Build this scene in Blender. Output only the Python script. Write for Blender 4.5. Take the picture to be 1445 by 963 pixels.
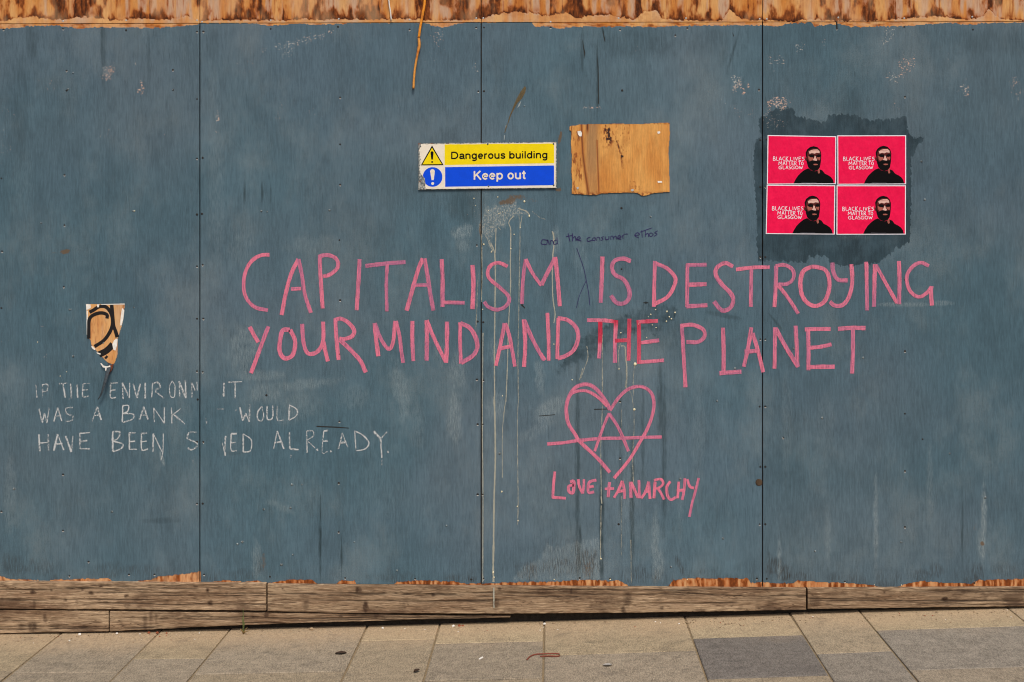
import bpy, math, random
import numpy as np
from mathutils import Vector
from mathutils.geometry import tessellate_polygon

random.seed(7)
RNG = np.random.default_rng(11)
SC = bpy.context.scene
COL = SC.collection
for o in list(bpy.data.objects):
    bpy.data.objects.remove(o)

# ------------------------------------------------------------------ camera, sky, sun, exposure
S = 1.22 / 397.0            # metres per photo pixel on the face of the hoarding (a board is 1.22 m wide)
D = 5.5                     # camera to hoarding
VX, VY = 778.0, 340.0       # where lines square to the hoarding meet in the photo
CX, CZ = (VX - 722.5) * S, (885 - VY) * S
cd = bpy.data.cameras.new('camera')
cam = bpy.data.objects.new('camera', cd); COL.objects.link(cam)
cam.location = (CX, -D, CZ); cam.rotation_euler = (math.pi / 2, 0, 0)
cd.sensor_width = 36; cd.lens = 36 * D / (1445 * S)
cd.shift_x = (722.5 - VX) / 1445.0; cd.shift_y = (VY - 481.5) / 1445.0
cd.clip_start = 0.05; cd.clip_end = 2000
SC.camera = cam

SUN_EL, SUN_AZ = 52, 14
w = bpy.data.worlds.new('World'); SC.world = w; w.use_nodes = True
wn = w.node_tree.nodes; wl = w.node_tree.links
bg = wn['Background']
sky = wn.new('ShaderNodeTexSky'); sky.sky_type = 'NISHITA'; sky.sun_disc = False
sky.sun_elevation = math.radians(SUN_EL); sky.sun_rotation = math.radians(180 - SUN_AZ)
sky.air_density = 1.0; sky.dust_density = 4.0; sky.ozone_density = 0.6
wl.new(sky.outputs[0], bg.inputs[0]); bg.inputs[1].default_value = 0.10
sd = bpy.data.lights.new('sun', 'SUN'); sd.energy = 1.5; sd.angle = math.radians(16); sd.color = (1.0, 0.93, 0.82)
sun = bpy.data.objects.new('sun', sd); COL.objects.link(sun)
sun.rotation_euler = (math.radians(90 - SUN_EL), 0, math.radians(SUN_AZ))
SC.view_settings.view_transform = 'Standard'; SC.view_settings.look = 'None'
SC.view_settings.gamma = 1; SC.view_settings.exposure = 0.42

SC.cycles.filter_width = 1.1

# ------------------------------------------------------------------ helpers
def P(px, py, d=0.0):
    """photo pixel -> point on the plane d metres in front of the hoarding"""
    t = (D - d) / D
    return (CX + (px - VX) * S * t, -d, CZ + (VY - py) * S * t)
GXP = [-400, 0, 90, 220, 320, 500, 640, 700, 768, 970, 1120, 1215, 1445, 1900]
GYP = [900, 894, 893, 892, 891, 887, 883, 881.5, 880, 873, 868, 864, 857, 843]
GX = [(a - 722.5) * S for a in GXP]; GZ = [(885 - b) * S for b in GYP]
def zg(x):
    if x < GX[0]: return GZ[0] + (x - GX[0]) * 0.02
    if x > GX[-1]: return GZ[-1] + (x - GX[-1]) * 0.03
    return float(np.interp(x, GX, GZ))
def ground_at(px, py):
    d = 0.3
    for _ in range(12):
        t = (D - d) / D
        x = CX + (px - VX) * S * t
        d = D * (1 - (CZ - zg(x)) / ((py - VY) * S))
    return (x, -d, zg(x))

_tab = RNG.random((256, 256))
def vnoise(x, y):
    xi = np.floor(x).astype(int); yi = np.floor(y).astype(int)
    fx = x - xi; fy = y - yi
    fx = fx * fx * (3 - 2 * fx); fy = fy * fy * (3 - 2 * fy)
    a = _tab[xi % 256, yi % 256]; b = _tab[(xi + 1) % 256, yi % 256]
    c = _tab[xi % 256, (yi + 1) % 256]; d = _tab[(xi + 1) % 256, (yi + 1) % 256]
    return (a * (1 - fx) + b * fx) * (1 - fy) + (c * (1 - fx) + d * fx) * fy
def fbm(x, y, o=4):
    x = np.asarray(x, float); y = np.asarray(y, float)
    s = 0; a = 0.5; t = 0
    for i in range(o):
        s = s + a * vnoise(x * 2 ** i + 17.3 * i, y * 2 ** i + 5.7 * i); t += a; a *= 0.5
    return s / t
def sstep(a, b, x):
    t = np.clip((x - a) / (b - a), 0, 1); return t * t * (3 - 2 * t)

def tag(o, label=None, cat=None, group=None, kind=None):
    if label: o['label'] = label
    if cat: o['category'] = cat
    if group: o['group'] = group
    if kind: o['kind'] = kind
    return o
def empty(name, loc, parent=None):
    o = bpy.data.objects.new(name, None); COL.objects.link(o)
    o.empty_display_size = 0.1
    if parent is not None:
        o.parent = parent; loc = [loc[i] - wpos(parent)[i] for i in range(3)]
    o.location = loc
    return o
def wpos(o):
    p = Vector(o.location)
    while o.parent is not None:
        o = o.parent; p = p + Vector(o.location)
    return p
def mesh_obj(name, V, F, mat, parent=None, origin=None, attrs=None, uvs=None, smooth=False, slots=None):
    """V in world space; links ONE object whose origin is `origin` (default: centre of its base)"""
    V = np.asarray(V, dtype=np.float64).reshape(-1, 3)
    if origin is None:
        mn, mx = V.min(0), V.max(0)
        origin = ((mn[0] + mx[0]) / 2, (mn[1] + mx[1]) / 2, mn[2])
    org = np.array(origin, float)
    me = bpy.data.meshes.new(name)
    me.from_pydata((V - org).tolist(), [], F if isinstance(F, list) else F.tolist())
    if attrs:
        for k, a in attrs.items():
            at = me.attributes.new(k, 'FLOAT_COLOR', 'POINT')
            at.data.foreach_set('color', np.asarray(a, dtype=np.float32).ravel())
    if uvs is not None:
        uv = me.uv_layers.new(name='UVMap')
        li = np.empty(len(me.loops), dtype=np.int32); me.loops.foreach_get('vertex_index', li)
        uv.data.foreach_set('uv', np.asarray(uvs, dtype=np.float32)[li].ravel())
    mats = mat if isinstance(mat, (list, tuple)) else [mat]
    for m in mats: me.materials.append(m)
    if slots is not None: me.polygons.foreach_set('material_index', np.asarray(slots, dtype=np.int32))
    if smooth: me.polygons.foreach_set('use_smooth', [True] * len(me.polygons))
    me.update()
    o = bpy.data.objects.new(name, me); COL.objects.link(o)
    if parent is not None:
        o.parent = parent; o.location = Vector(origin) - wpos(parent)
    else: o.location = origin
    return o

class MB:
    def __init__(s): s.v = []; s.f = []; s.m = []
    def add(s, v, f, m=0):
        k = len(s.v); s.v += [tuple(p) for p in v]; s.f += [tuple(i + k for i in q) for q in f]; s.m += [m] * len(f)
    def box(s, a, b, m=0):
        (x0, y0, z0), (x1, y1, z1) = a, b
        s.add([(x0,y0,z0),(x1,y0,z0),(x1,y1,z0),(x0,y1,z0),(x0,y0,z1),(x1,y0,z1),(x1,y1,z1),(x0,y1,z1)],
              [(0,3,2,1),(4,5,6,7),(0,1,5,4),(1,2,6,5),(2,3,7,6),(3,0,4,7)], m)
    def poly(s, pts, d, m=0, th=0.0004):
        """flat print or thin sheet: outline in photo pixels, front face d metres off the hoarding"""
        a = [P(x, y, d) for x, y in pts]; n = len(a)
        tri = tessellate_polygon([[Vector((p[0], p[2], 0)) for p in a]])
        b = [(p[0], p[1] + th, p[2]) for p in a]
        F = []
        for t in tri:
            (x1, _, z1), (x2, _, z2), (x3, _, z3) = a[t[0]], a[t[1]], a[t[2]]
            cr = (x2 - x1) * (z3 - z1) - (x3 - x1) * (z2 - z1)
            F.append(tuple(t) if cr > 0 else (t[0], t[2], t[1]))
        F += [(i, (i + 1) % n, n + (i + 1) % n, n + i) for i in range(n)]
        s.add(a + b, F, m)
    def tube(s, pts, rad, n=8, m=0):
        pts = [Vector(p) for p in pts]; rings = []
        for i, p in enumerate(pts):
            t = (pts[min(i + 1, len(pts) - 1)] - pts[max(i - 1, 0)]).normalized()
            u = t.cross(Vector((0, 1, 0)));
            if u.length < 1e-3: u = t.cross(Vector((1, 0, 0)))
            u.normalize(); q = t.cross(u)
            r = rad[i] if isinstance(rad, (list, tuple)) else rad
            rings.append([p + (u * math.cos(a) + q * math.sin(a)) * r for a in [2 * math.pi * k / n for k in range(n)]])
        V = [v for r in rings for v in r]; F = []
        for i in range(len(pts) - 1):
            for k in range(n):
                F.append((i * n + k, i * n + (k + 1) % n, (i + 1) * n + (k + 1) % n, (i + 1) * n + k))
        F.append(tuple(range(n))[::-1]); F.append(tuple((len(pts) - 1) * n + k for k in range(n)))
        s.add(V, F, m)
    def blob(s, c, rx, ry, rz, m=0, jit=0.25):
        V = []; F = []
        for j, (zz, rr) in enumerate([(-1, 0.35), (-0.45, 0.9), (0.35, 0.95), (0.95, 0.4)]):
            for k in range(6):
                a = 2 * math.pi * k / 6 + j * 0.5; q = 1 + random.uniform(-jit, jit)
                V.append((c[0] + rx * rr * q * math.cos(a), c[1] + ry * rr * q * math.sin(a), c[2] + rz * zz))
        for j in range(3):
            for k in range(6): F.append((j*6+k, j*6+(k+1)%6, (j+1)*6+(k+1)%6, (j+1)*6+k))
        F.append((5,4,3,2,1,0)); F.append((18,19,20,21,22,23))
        s.add(V, F, m)
    def build(s, name, mat, parent=None, smooth=False, origin=None):
        return mesh_obj(name, s.v, s.f, mat, parent, origin=origin, smooth=smooth, slots=s.m)

def smooth_line(pts, step=1.2):
    pts = [np.array(p, float) for p in pts]
    if len(pts) == 2:
        n = max(2, int(np.linalg.norm(pts[1] - pts[0]) / (step * 2)))
        return [pts[0] + (pts[1] - pts[0]) * i / n for i in range(n + 1)]
    q = [2 * pts[0] - pts[1]] + pts + [2 * pts[-1] - pts[-2]]; out = []
    for i in range(1, len(q) - 2):
        n = max(1, int(np.linalg.norm(q[i + 1] - q[i]) / step))
        for k in range(n):
            t = k / n
            out.append(0.5 * ((2 * q[i]) + (-q[i-1] + q[i+1]) * t + (2*q[i-1] - 5*q[i] + 4*q[i+1] - q[i+2]) * t * t + (-q[i-1] + 3*q[i] - 3*q[i+1] + q[i+2]) * t ** 3))
    out.append(q[-2]); return out

LAYER = [0]
def ribbon_obj(name, strokes, width, mat, parent, base=0.0009, tone=(0.4, 0.6), jit=0.10, rough=0.0, step=1.2, seg=4, tones=None, wfn=None):
    """one letter or mark: thin strokes of paint, chalk or ink lying on the boards. UV: metres along, 0..1 across"""
    V = []; F = []; UV = []; A = []
    for si, st in enumerate(strokes):
        line = smooth_line(st, step); n = len(line)
        LAYER[0] += 1
        d = base + (LAYER[0] % 23) * 0.00003
        k0 = len(V); u = random.uniform(0, 40); ph = random.uniform(0, 100)
        t0, t1 = (tones[si] if isinstance(tones[si], tuple) else (tones[si], tones[si])) if tones else (random.uniform(*tone), random.uniform(*tone))
        w0 = width * random.uniform(1 - jit, 1 + jit)
        for i, p in enumerate(line):
            a = line[max(i - 1, 0)]; b = line[min(i + 1, n - 1)]
            t = (b - a); L = np.linalg.norm(t) or 1; t = t / L; nn = np.array([-t[1], t[0]])
            if i: u += np.linalg.norm(p - line[i - 1]) * S
            ww = w0 * (1 + jit * (float(fbm(ph + i * 0.13, 1.5, 2)) - 0.5) * 2)
            if wfn: ww *= wfn(i / (n - 1))
            for j in range(seg + 1):
                c = j / seg; e = 0
                if rough and (j == 0 or j == seg): e = (float(vnoise(np.array(ph + i * 0.9 + j * 13), np.array(3.3))) - 0.5) * rough * 2
                q = p + nn * ((c - 0.5) * ww + (e if j == seg else -e))
                V.append(P(q[0], q[1], d)); UV.append((u, c)); A.append((t0 + (t1 - t0) * i / (n - 1), 0, 0, 1))
        for i in range(n - 1):
            for j in range(seg):
                a = k0 + i * (seg + 1) + j; b = a + seg + 1
                F.append((a, b, b + 1, a + 1))
    return mesh_obj(name, V, F, mat, parent, attrs={'tone': A}, uvs=UV)

def R(ox, oy, k, txt):
    """'x,y x,y; x,y ...' in an enlargement (origin ox, oy, factor k) -> strokes in photo pixels"""
    return [[(ox + float(a.split(',')[0]) / k, oy + float(a.split(',')[1]) / k) for a in s.split()] for s in txt.split(';') if s.strip()]

def sheet(name, top, bot, x0, x1, nx, ny, d, th, mat, parent, attr, bevel=0.0, edge=0.0, relief=None):
    """a board: front grid between two edge lines (photo pixels), real thickness th, optional rounded arrises"""
    u = np.linspace(0, 1, nx + 1); v = np.linspace(0, 1, ny + 1)
    if bevel:
        e = bevel / S; u = np.concatenate([[0], np.linspace(e / (x1 - x0), 1 - e / (x1 - x0), nx - 1), [1]])
    X = x0 + (x1 - x0) * u
    T = np.array([top(x) for x in X]); B = np.array([bot(x) for x in X])
    if edge:
        T = T + (fbm(X / 9 + 3, X * 0 + 7.1) - 0.5) * edge; B = B + (fbm(X / 9 + 31, X * 0 + 2.2) - 0.5) * edge
    if bevel:
        ev = bevel / S / max(1.0, float(np.mean(B - T))); v = np.concatenate([[0], np.linspace(ev, 1 - ev, ny - 1), [1]])
    PX = np.repeat(X[:, None], ny + 1, 1); PY = T[:, None] + (B - T)[:, None] * v[None, :]
    t = (D - d) / D
    vx = CX + (PX - VX) * S * t; vz = CZ + (VY - PY) * S * t; vy = np.full_like(vx, -d)
    if relief is not None: vy = vy - relief(PX, PY)
    if bevel:
        vy[0, :] += bevel; vy[-1, :] += bevel; vy[:, 0] += bevel; vy[:, -1] += bevel
    V = np.stack([vx, vy, vz], -1).reshape(-1, 3)
    N = (nx + 1) * (ny + 1); idx = np.arange(N).reshape(nx + 1, ny + 1)
    F = np.stack([idx[:-1, :-1], idx[:-1, 1:], idx[1:, 1:], idx[1:, :-1]], -1).reshape(-1, 4).tolist()
    ring = list(idx[:, 0]) + list(idx[-1, 1:]) + list(idx[-2::-1, -1]) + list(idx[0, -2:0:-1])
    bk = V[ring].copy(); bk[:, 1] = -d + th
    m = len(ring)
    F += [(int(ring[i]), int(ring[(i + 1) % m]), N + (i + 1) % m, N + i) for i in range(m)]
    F.append(tuple(range(N, N + m))[::-1])
    at = attr(PX, PY)
    at2 = {k: np.concatenate([a.reshape(-1, 4), np.asarray(a).reshape(-1, 4)[ring]], 0) for k, a in at.items()}
    return mesh_obj(name, np.concatenate([V, bk], 0), F, mat, parent, attrs=at2)

def inside(px, py, poly):
    r = np.zeros(px.shape, bool); n = len(poly)
    for i in range(n):
        x1, y1 = poly[i]; x2, y2 = poly[(i + 1) % n]
        if y1 == y2: continue
        c = ((y1 > py) != (y2 > py)) & (px < (x2 - x1) * (py - y1) / (y2 - y1) + x1)
        r ^= c
    return r
def grid_poly(name, poly, step, d, th, mat, parent, attr, warp=None):
    """ragged-edged thin sheet: cells of a grid that fall inside an outline, with real thickness"""
    xs = [p[0] for p in poly]; ys = [p[1] for p in poly]
    X = np.arange(min(xs) - 1, max(xs) + 1 + step, step); Y = np.arange(min(ys) - 1, max(ys) + 1 + step, step)
    PX, PY = np.meshgrid(X, Y, indexing='ij')
    ins = inside((PX[:-1, :-1] + PX[1:, 1:]) / 2, (PY[:-1, :-1] + PY[1:, 1:]) / 2, poly)
    idx = np.arange(PX.size).reshape(PX.shape)
    q = np.stack([idx[:-1, :-1], idx[:-1, 1:], idx[1:, 1:], idx[1:, :-1]], -1)[ins]
    used = np.unique(q); mp = -np.ones(PX.size, int); mp[used] = np.arange(len(used)); q = mp[q]
    jx = (RNG.random(PX.shape) - 0.5) * step * 0.5; jy = (RNG.random(PX.shape) - 0.5) * step * 0.5
    px = (PX + jx).ravel()[used]; py = (PY + jy).ravel()[used]
    dd = d + (warp(px, py) if warp else 0 * px)
    t = (D - dd) / D
    V = np.stack([CX + (px - VX) * S * t, -dd, CZ + (VY - py) * S * t], -1)
    n = len(V); B = V.copy(); B[:, 1] += th
    ed = {}
    for f in q.tolist():
        for i in range(4):
            a, b = f[i], f[(i + 1) % 4]
            if (b, a) in ed: del ed[(b, a)]
            else: ed[(a, b)] = 1
    F = q.tolist() + [[b, a, a + n, b + n] for a, b in ed] + [[i + n for i in f[::-1]] for f in q.tolist()]
    at = attr(px, py)
    return mesh_obj(name, np.concatenate([V, B], 0), F, mat, parent, attrs={k: np.concatenate([a, a], 0) for k, a in at.items()})

# ------------------------------------------------------------------ node helpers
class NT:
    def __init__(s, name):
        s.mat = bpy.data.materials.new(name); s.mat.use_nodes = True
        s.n = s.mat.node_tree.nodes; s.l = s.mat.node_tree.links
        s.b = s.n['Principled BSDF']; s.out = s.n['Material Output']
        s.pos = s.n.new('ShaderNodeNewGeometry').outputs['Position']
    def put(s, i, v):
        if isinstance(v, bpy.types.NodeSocket): s.l.new(v, i)
        elif isinstance(v, (tuple, list)) and len(v) == 3 and len(i.default_value) == 4: i.default_value = (*v, 1)
        else: i.default_value = v
    def m(s, op, a, b=0.0, c=0.0, clamp=False):
        q = s.n.new('ShaderNodeMath'); q.operation = op; q.use_clamp = clamp
        s.put(q.inputs[0], a); s.put(q.inputs[1], b); s.put(q.inputs[2], c); return q.outputs[0]
    def noise(s, sx, sy, sz, det=3, rough=0.55, vec=None, off=0.0, dist=0.0):
        q = s.n.new('ShaderNodeVectorMath'); q.operation = 'MULTIPLY_ADD'
        s.put(q.inputs[0], vec or s.pos); q.inputs[1].default_value = (sx, sy, sz); q.inputs[2].default_value = (off, off, off)
        t = s.n.new('ShaderNodeTexNoise'); t.inputs['Scale'].default_value = 1; t.inputs['Detail'].default_value = det
        t.inputs['Roughness'].default_value = rough; t.inputs['Distortion'].default_value = dist
        s.l.new(q.outputs[0], t.inputs['Vector']); return t.outputs['Fac']
    def ramp(s, f, lo, hi, a=0.0, b=1.0):
        q = s.n.new('ShaderNodeMapRange'); q.interpolation_type = 'SMOOTHSTEP'; q.clamp = True
        for i, v in zip(range(5), (f, lo, hi, a, b)): s.put(q.inputs[i], v)
        return q.outputs[0]
    def mix(s, f, a, b, mode='MIX'):
        q = s.n.new('ShaderNodeMix'); q.data_type = 'RGBA'; q.blend_type = mode; q.clamp_factor = True
        s.put(q.inputs[0], f); s.put(q.inputs[6], a); s.put(q.inputs[7], b); return q.outputs[2]
    def attr(s, name):
        q = s.n.new('ShaderNodeAttribute'); q.attribute_name = name
        x = s.n.new('ShaderNodeSeparateColor'); s.l.new(q.outputs['Color'], x.inputs[0])
        return x.outputs[0], x.outputs[1], x.outputs[2], q.outputs['Alpha']
    def scale(s, col, v):
        q = s.n.new('ShaderNodeVectorMath'); q.operation = 'SCALE'; s.put(q.inputs[0], col); s.put(q.inputs[3], v); return q.outputs[0]
    def bump(s, h, dist=0.001, st=1.0):
        q = s.n.new('ShaderNodeBump'); q.inputs['Distance'].default_value = dist; q.inputs['Strength'].default_value = st
        s.l.new(h, q.inputs['Height']); s.l.new(q.outputs[0], s.b.inputs['Normal'])
    def done(s, col, rough=0.7, spec=0.3, alpha=None):
        s.put(s.b.inputs['Base Color'], col); s.put(s.b.inputs['Roughness'], rough); s.b.inputs['Specular IOR Level'].default_value = spec
        if alpha is not None: s.put(s.b.inputs['Alpha'], alpha)
        return s.mat
def lin(r, g, b):
    f = lambda c: (c / 255 / 12.92) if c <= 10 else ((c / 255 + 0.055) / 1.055) ** 2.4
    return (f(r), f(g), f(b))

def plain(name, col, rough=0.6, var=0.10, sc=60, spec=0.3, bump=0.0, wrinkle=0.0):
    t = NT(name); n = t.noise(sc, sc, sc, 3); n2 = t.noise(sc * 7, sc * 7, sc * 7, 2)
    k = t.m('ADD', t.ramp(n, 0.25, 0.75, 1 - var, 1 + var), t.ramp(n2, 0.3, 0.7, -var * 0.6, var * 0.6))
    if bump: t.bump(n2, bump)
    if wrinkle: t.bump(t.m('ADD', t.noise(26, 26, 9, 2, off=5), t.m('MULTIPLY', t.noise(60, 60, 40, 2), .3)), wrinkle)
    return t.done(t.scale(col, k), rough, spec)

def wood_nodes(t, pale, mid, dark, stain, grey, vs=1.0, horiz=False):
    a, b = (9, 150) if horiz else (150, 9)
    g1 = t.noise(a * vs, 40, b * vs, 4, 0.6, dist=0.6); g2 = t.noise(a * 3 * vs, 60, b * 3 * vs, 2)
    g3 = t.noise(14, 6, 3.2, 3) if not horiz else t.noise(3.0, 6, 22, 3)
    c = t.mix(t.ramp(g3, 0.32, 0.68), pale, mid)
    c = t.mix(t.m('MULTIPLY', t.ramp(g1, 0.5, 0.78), 0.35), c, t.scale(mid, 0.62))
    c = t.mix(grey, c, lin(186, 160, 138))
    c = t.mix(t.m('MULTIPLY', stain, 1.5, clamp=True), c, lin(158, 84, 34))
    c = t.mix(t.ramp(stain, .38, 1.05), c, dark)
    c = t.scale(c, t.ramp(g2, 0.25, 0.75, 0.86, 1.12))
    return c, g1, g2

# painted boards (also the bare upper boards: the 'bare' channel says where paint is missing)
def make_board_mat():
    t = NT('hoarding_board')
    bare, dark, scuff, chalk = t.attr('coat'); stain, splat, rust, grime = t.attr('wear')
    wst, wgr, wcr, _ = t.attr('wood')
    big = t.noise(1.3, 1.3, 1.1, 3); mid = t.noise(9, 9, 5, 4); fib = t.noise(110, 30, 13, 3, 0.6); fib2 = t.noise(260, 30, 34, 2)
    brush = t.noise(9, 30, 150, 2); fine = t.noise(330, 330, 330, 2); sp = t.noise(150, 150, 100, 3)
    pc = t.mix(t.ramp(big, 0.3, 0.7), lin(75, 95, 108), lin(86, 102, 112))
    pc = t.mix(t.ramp(t.noise(0.8, 1, 0.9, 2, off=9), 0.35, 0.65), pc, lin(70, 95, 107))
    oi = t.n.new('ShaderNodeObjectInfo'); pc = t.scale(pc, t.ramp(oi.outputs['Random'], 0.0, 1.0, 0.94, 1.08))
    k = t.m('ADD', t.ramp(fib, 0.25, 0.75, 0.86, 1.13), t.ramp(fib2, 0.25, 0.75, -0.09, 0.09))
    k = t.m('ADD', k, t.ramp(brush, 0.25, 0.75, -0.02, 0.02)); k = t.m('ADD', k, t.ramp(mid, 0.25, 0.75, -0.09, 0.09))
    k = t.m('ADD', k, t.ramp(fine, 0.3, 0.7, -0.13, 0.13))
    pc = t.scale(pc, k)
    hz = t.m('MULTIPLY', t.ramp(t.noise(3.2, 5, 2.2, 5, 0.65, off=12), 0.46, 0.70), t.ramp(t.noise(240, 240, 160, 3, .7), .35, .65, .2, 1))
    pc = t.mix(t.m('MULTIPLY', hz, 0.38), pc, lin(128, 138, 140))
    pc = t.mix(t.m('MULTIPLY', t.ramp(t.noise(7, 5, 2.2, 5, 0.65, off=15), 0.50, 0.72), 0.22), pc, lin(48, 66, 76))
    # fine dark checks in the veneer showing through
    chk = t.m('MULTIPLY', t.ramp(t.noise(300, 40, 9, 2, off=3), 0.66, 0.72), t.ramp(t.noise(5, 5, 3, 3, off=5), 0.45, 0.62))
    pc = t.mix(t.m('MULTIPLY', chk, 0.55), pc, lin(42, 52, 56))
    dk = t.ramp(t.m('ADD', dark, t.m('MULTIPLY', t.m('SUBTRACT', t.noise(60, 30, 18, 3), 0.5), 0.5)), 0.24, 0.74)
    dk = t.m('MULTIPLY', dk, t.ramp(t.noise(16, 16, 11, 4, .6, off=21), .3, .6, .66, 1.0))
    pc = t.mix(t.m('MULTIPLY', dk, 0.95), pc, t.scale(lin(40, 58, 67), t.m('ADD', k, t.ramp(mid, 0.3, 0.7, -0.12, 0.15))))
    stn = t.m('MULTIPLY', stain, t.ramp(t.noise(120, 30, 14, 3, off=2), 0.25, 0.62, 0.25, 1.0))
    pc = t.mix(t.m('MULTIPLY', stn, 1.15, clamp=True), pc, lin(34, 48, 52))
    grm = t.m('MULTIPLY', grime, t.ramp(t.noise(260, 30, 26, 3, off=7), 0.40, 0.60))
    pc = t.mix(grm, pc, lin(50, 47, 44))
    chk2 = t.m('MULTIPLY', chalk, t.ramp(t.m('ADD', t.m('MULTIPLY', fine, 0.5), t.m('MULTIPLY', fib2, 0.5)), 0.38, 0.66))
    pc = t.mix(t.m('MULTIPLY', chk2, 0.8), pc, lin(158, 168, 168))
    sf = t.ramp(t.m('ADD', t.noise(105, 60, 150, 4, 0.7, off=4), t.m('MULTIPLY', scuff, 0.2)), 0.715, 0.75)
    sf = t.m('MULTIPLY', sf, t.ramp(scuff, 0.0, 0.15))
    pc = t.mix(t.m('MULTIPLY', sf, 0.95), pc, t.mix(t.ramp(mid, 0.4, 0.6), lin(196, 160, 140), lin(170, 170, 165)))
    rs = t.ramp(t.m('ADD', rust, t.m('MULTIPLY', t.m('SUBTRACT', sp, 0.5), 0.9)), 0.35, 0.7)
    pc = t.mix(t.m('MULTIPLY', rs, 0.85), pc, lin(98, 80, 60))
    spl = t.ramp(t.m('ADD', t.noise(170, 60, 100, 4, 0.75, off=8), t.m('MULTIPLY', splat, 0.24)), 0.71, 0.80)
    spl = t.m('MULTIPLY', spl, t.ramp(splat, 0.0, 0.2))
    pc = t.mix(t.m('MULTIPLY', spl, 0.72), pc, lin(165, 163, 152))
    wc, g1, g2 = wood_nodes(t, lin(214, 166, 106), lin(194, 124, 56), lin(58, 28, 13), t.m('MULTIPLY', wst, t.ramp(t.noise(70, 30, 26, 4, 0.7), 0.2, 0.6, 0.55, 1.0)), wgr)
    wc = t.mix(wcr, wc, lin(206, 164, 122))
    bf = t.ramp(t.m('ADD', bare, t.m('MULTIPLY', t.m('SUBTRACT', t.noise(190, 60, 60, 3), 0.5), 0.30)), 0.46, 0.54)
    c = t.mix(bf, pc, wc)
    h = t.m('ADD', t.m('MULTIPLY', fib, 0.6), t.m('ADD', t.m('MULTIPLY', fib2, 0.35), t.m('MULTIPLY', brush, 0.08)))
    h = t.m('ADD', h, t.m('MULTIPLY', chk, -0.6)); h = t.m('ADD', h, t.m('MULTIPLY', t.m('SUBTRACT', 1.0, bf), 0.8))
    h = t.m('ADD', h, t.m('MULTIPLY', mid, 1.2)); h = t.m('ADD', h, t.m('MULTIPLY', t.noise(2.4, 2, 1.5, 2, off=40), 20.0))
    t.bump(h, 0.0012, 0.8)
    return t.done(c, t.mix(bf, (0.6,) * 3, (0.85,) * 3), 0.18)
M_board = make_board_mat()

def make_plank_mat():
    t = NT('weathered_plank'); kn, tone, crack, _ = t.attr('wood')
    g1 = t.noise(13, 60, 260, 7, 0.72, dist=0.3); g2 = t.noise(26, 90, 420, 3); g3 = t.noise(2.6, 9, 17, 4, 0.6); g4 = t.noise(60, 60, 60, 3)
    c = t.mix(t.ramp(g3, 0.3, 0.7), lin(172, 148, 120), lin(128, 103, 80))
    c = t.mix(t.m('MULTIPLY', t.ramp(g1, 0.47, 0.62), 0.7), c, lin(82, 60, 42))
    c = t.mix(t.m('MULTIPLY', t.ramp(t.noise(16, 60, 300, 6, 0.7, off=17), 0.54, 0.66), 0.6), c, lin(206, 182, 150))
    rg_ = t.noise(1.6, 9, 26, 3, 0.5, off=31); ln = t.m('ABSOLUTE', t.m('SUBTRACT', t.m('FRACT', t.m('MULTIPLY', rg_, 26.0)), 0.5))
    ln = t.m('MULTIPLY', t.ramp(ln, 0.16, 0.03), t.ramp(t.noise(5, 20, 40, 3, off=3), .40, .62))
    c = t.mix(t.m('MULTIPLY', ln, 0.75), c, lin(58, 42, 30))
    c = t.mix(t.m('MULTIPLY', t.ramp(t.noise(3.5, 9, 9, 5, 0.7, off=6), 0.48, 0.66), 0.72), c, lin(70, 50, 37))
    c = t.mix(t.m('MULTIPLY', kn, t.ramp(g4, 0.2, 0.6, 0.6, 1.0)), c, lin(52, 34, 24))
    c = t.mix(t.m('MULTIPLY', crack, 0.9), c, lin(34, 24, 18))
    c = t.scale(c, t.m('MULTIPLY', t.ramp(g2, 0.25, 0.75, 0.72, 1.25), tone))
    t.bump(t.m('ADD', t.m('MULTIPLY', g1, 0.8), t.m('SUBTRACT', t.m('MULTIPLY', g2, 0.4), crack)), 0.003, 0.8)
    return t.done(c, 0.85, 0.2)
M_plank = make_plank_mat()

def make_marker_mat():
    t = NT('pink_marker'); tone, _, _, _ = t.attr('tone')
    uv = t.n.new('ShaderNodeUVMap').outputs[0]
    st = t.noise(20, 7, 1, 4, .65, vec=uv); st2 = t.noise(4, 2, 1, 2, vec=uv, off=3)
    fib = t.noise(170, 30, 20, 2)
    f = t.m('ADD', t.m('MULTIPLY', st, 0.55), t.m('ADD', t.m('MULTIPLY', st2, 0.55), t.m('MULTIPLY', tone, 0.5)))
    c = t.mix(t.ramp(f, 0.58, 0.95), lin(166, 104, 136), lin(216, 116, 140))
    c = t.mix(t.ramp(tone, 0.8, 0.98), c, lin(184, 40, 66))
    c = t.scale(c, t.ramp(fib, 0.3, 0.7, 0.90, 1.08))
    a = t.ramp(t.m('ADD', t.m('MULTIPLY', st, 0.6), t.m('MULTIPLY', fib, 0.5)), 0.33, 0.56, 0.42, 0.96)
    a = t.m('MULTIPLY', a, t.ramp(t.noise(320, 60, 130, 3, .7, off=2), .30, .44, .35, 1.0))
    a = t.m('MULTIPLY', a, t.ramp(t.m('ADD', f, 0.0), 0.35, 0.6, 0.75, 1.0))
    return t.done(c, 0.55, 0.2, a)
M_marker = make_marker_mat()
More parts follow.
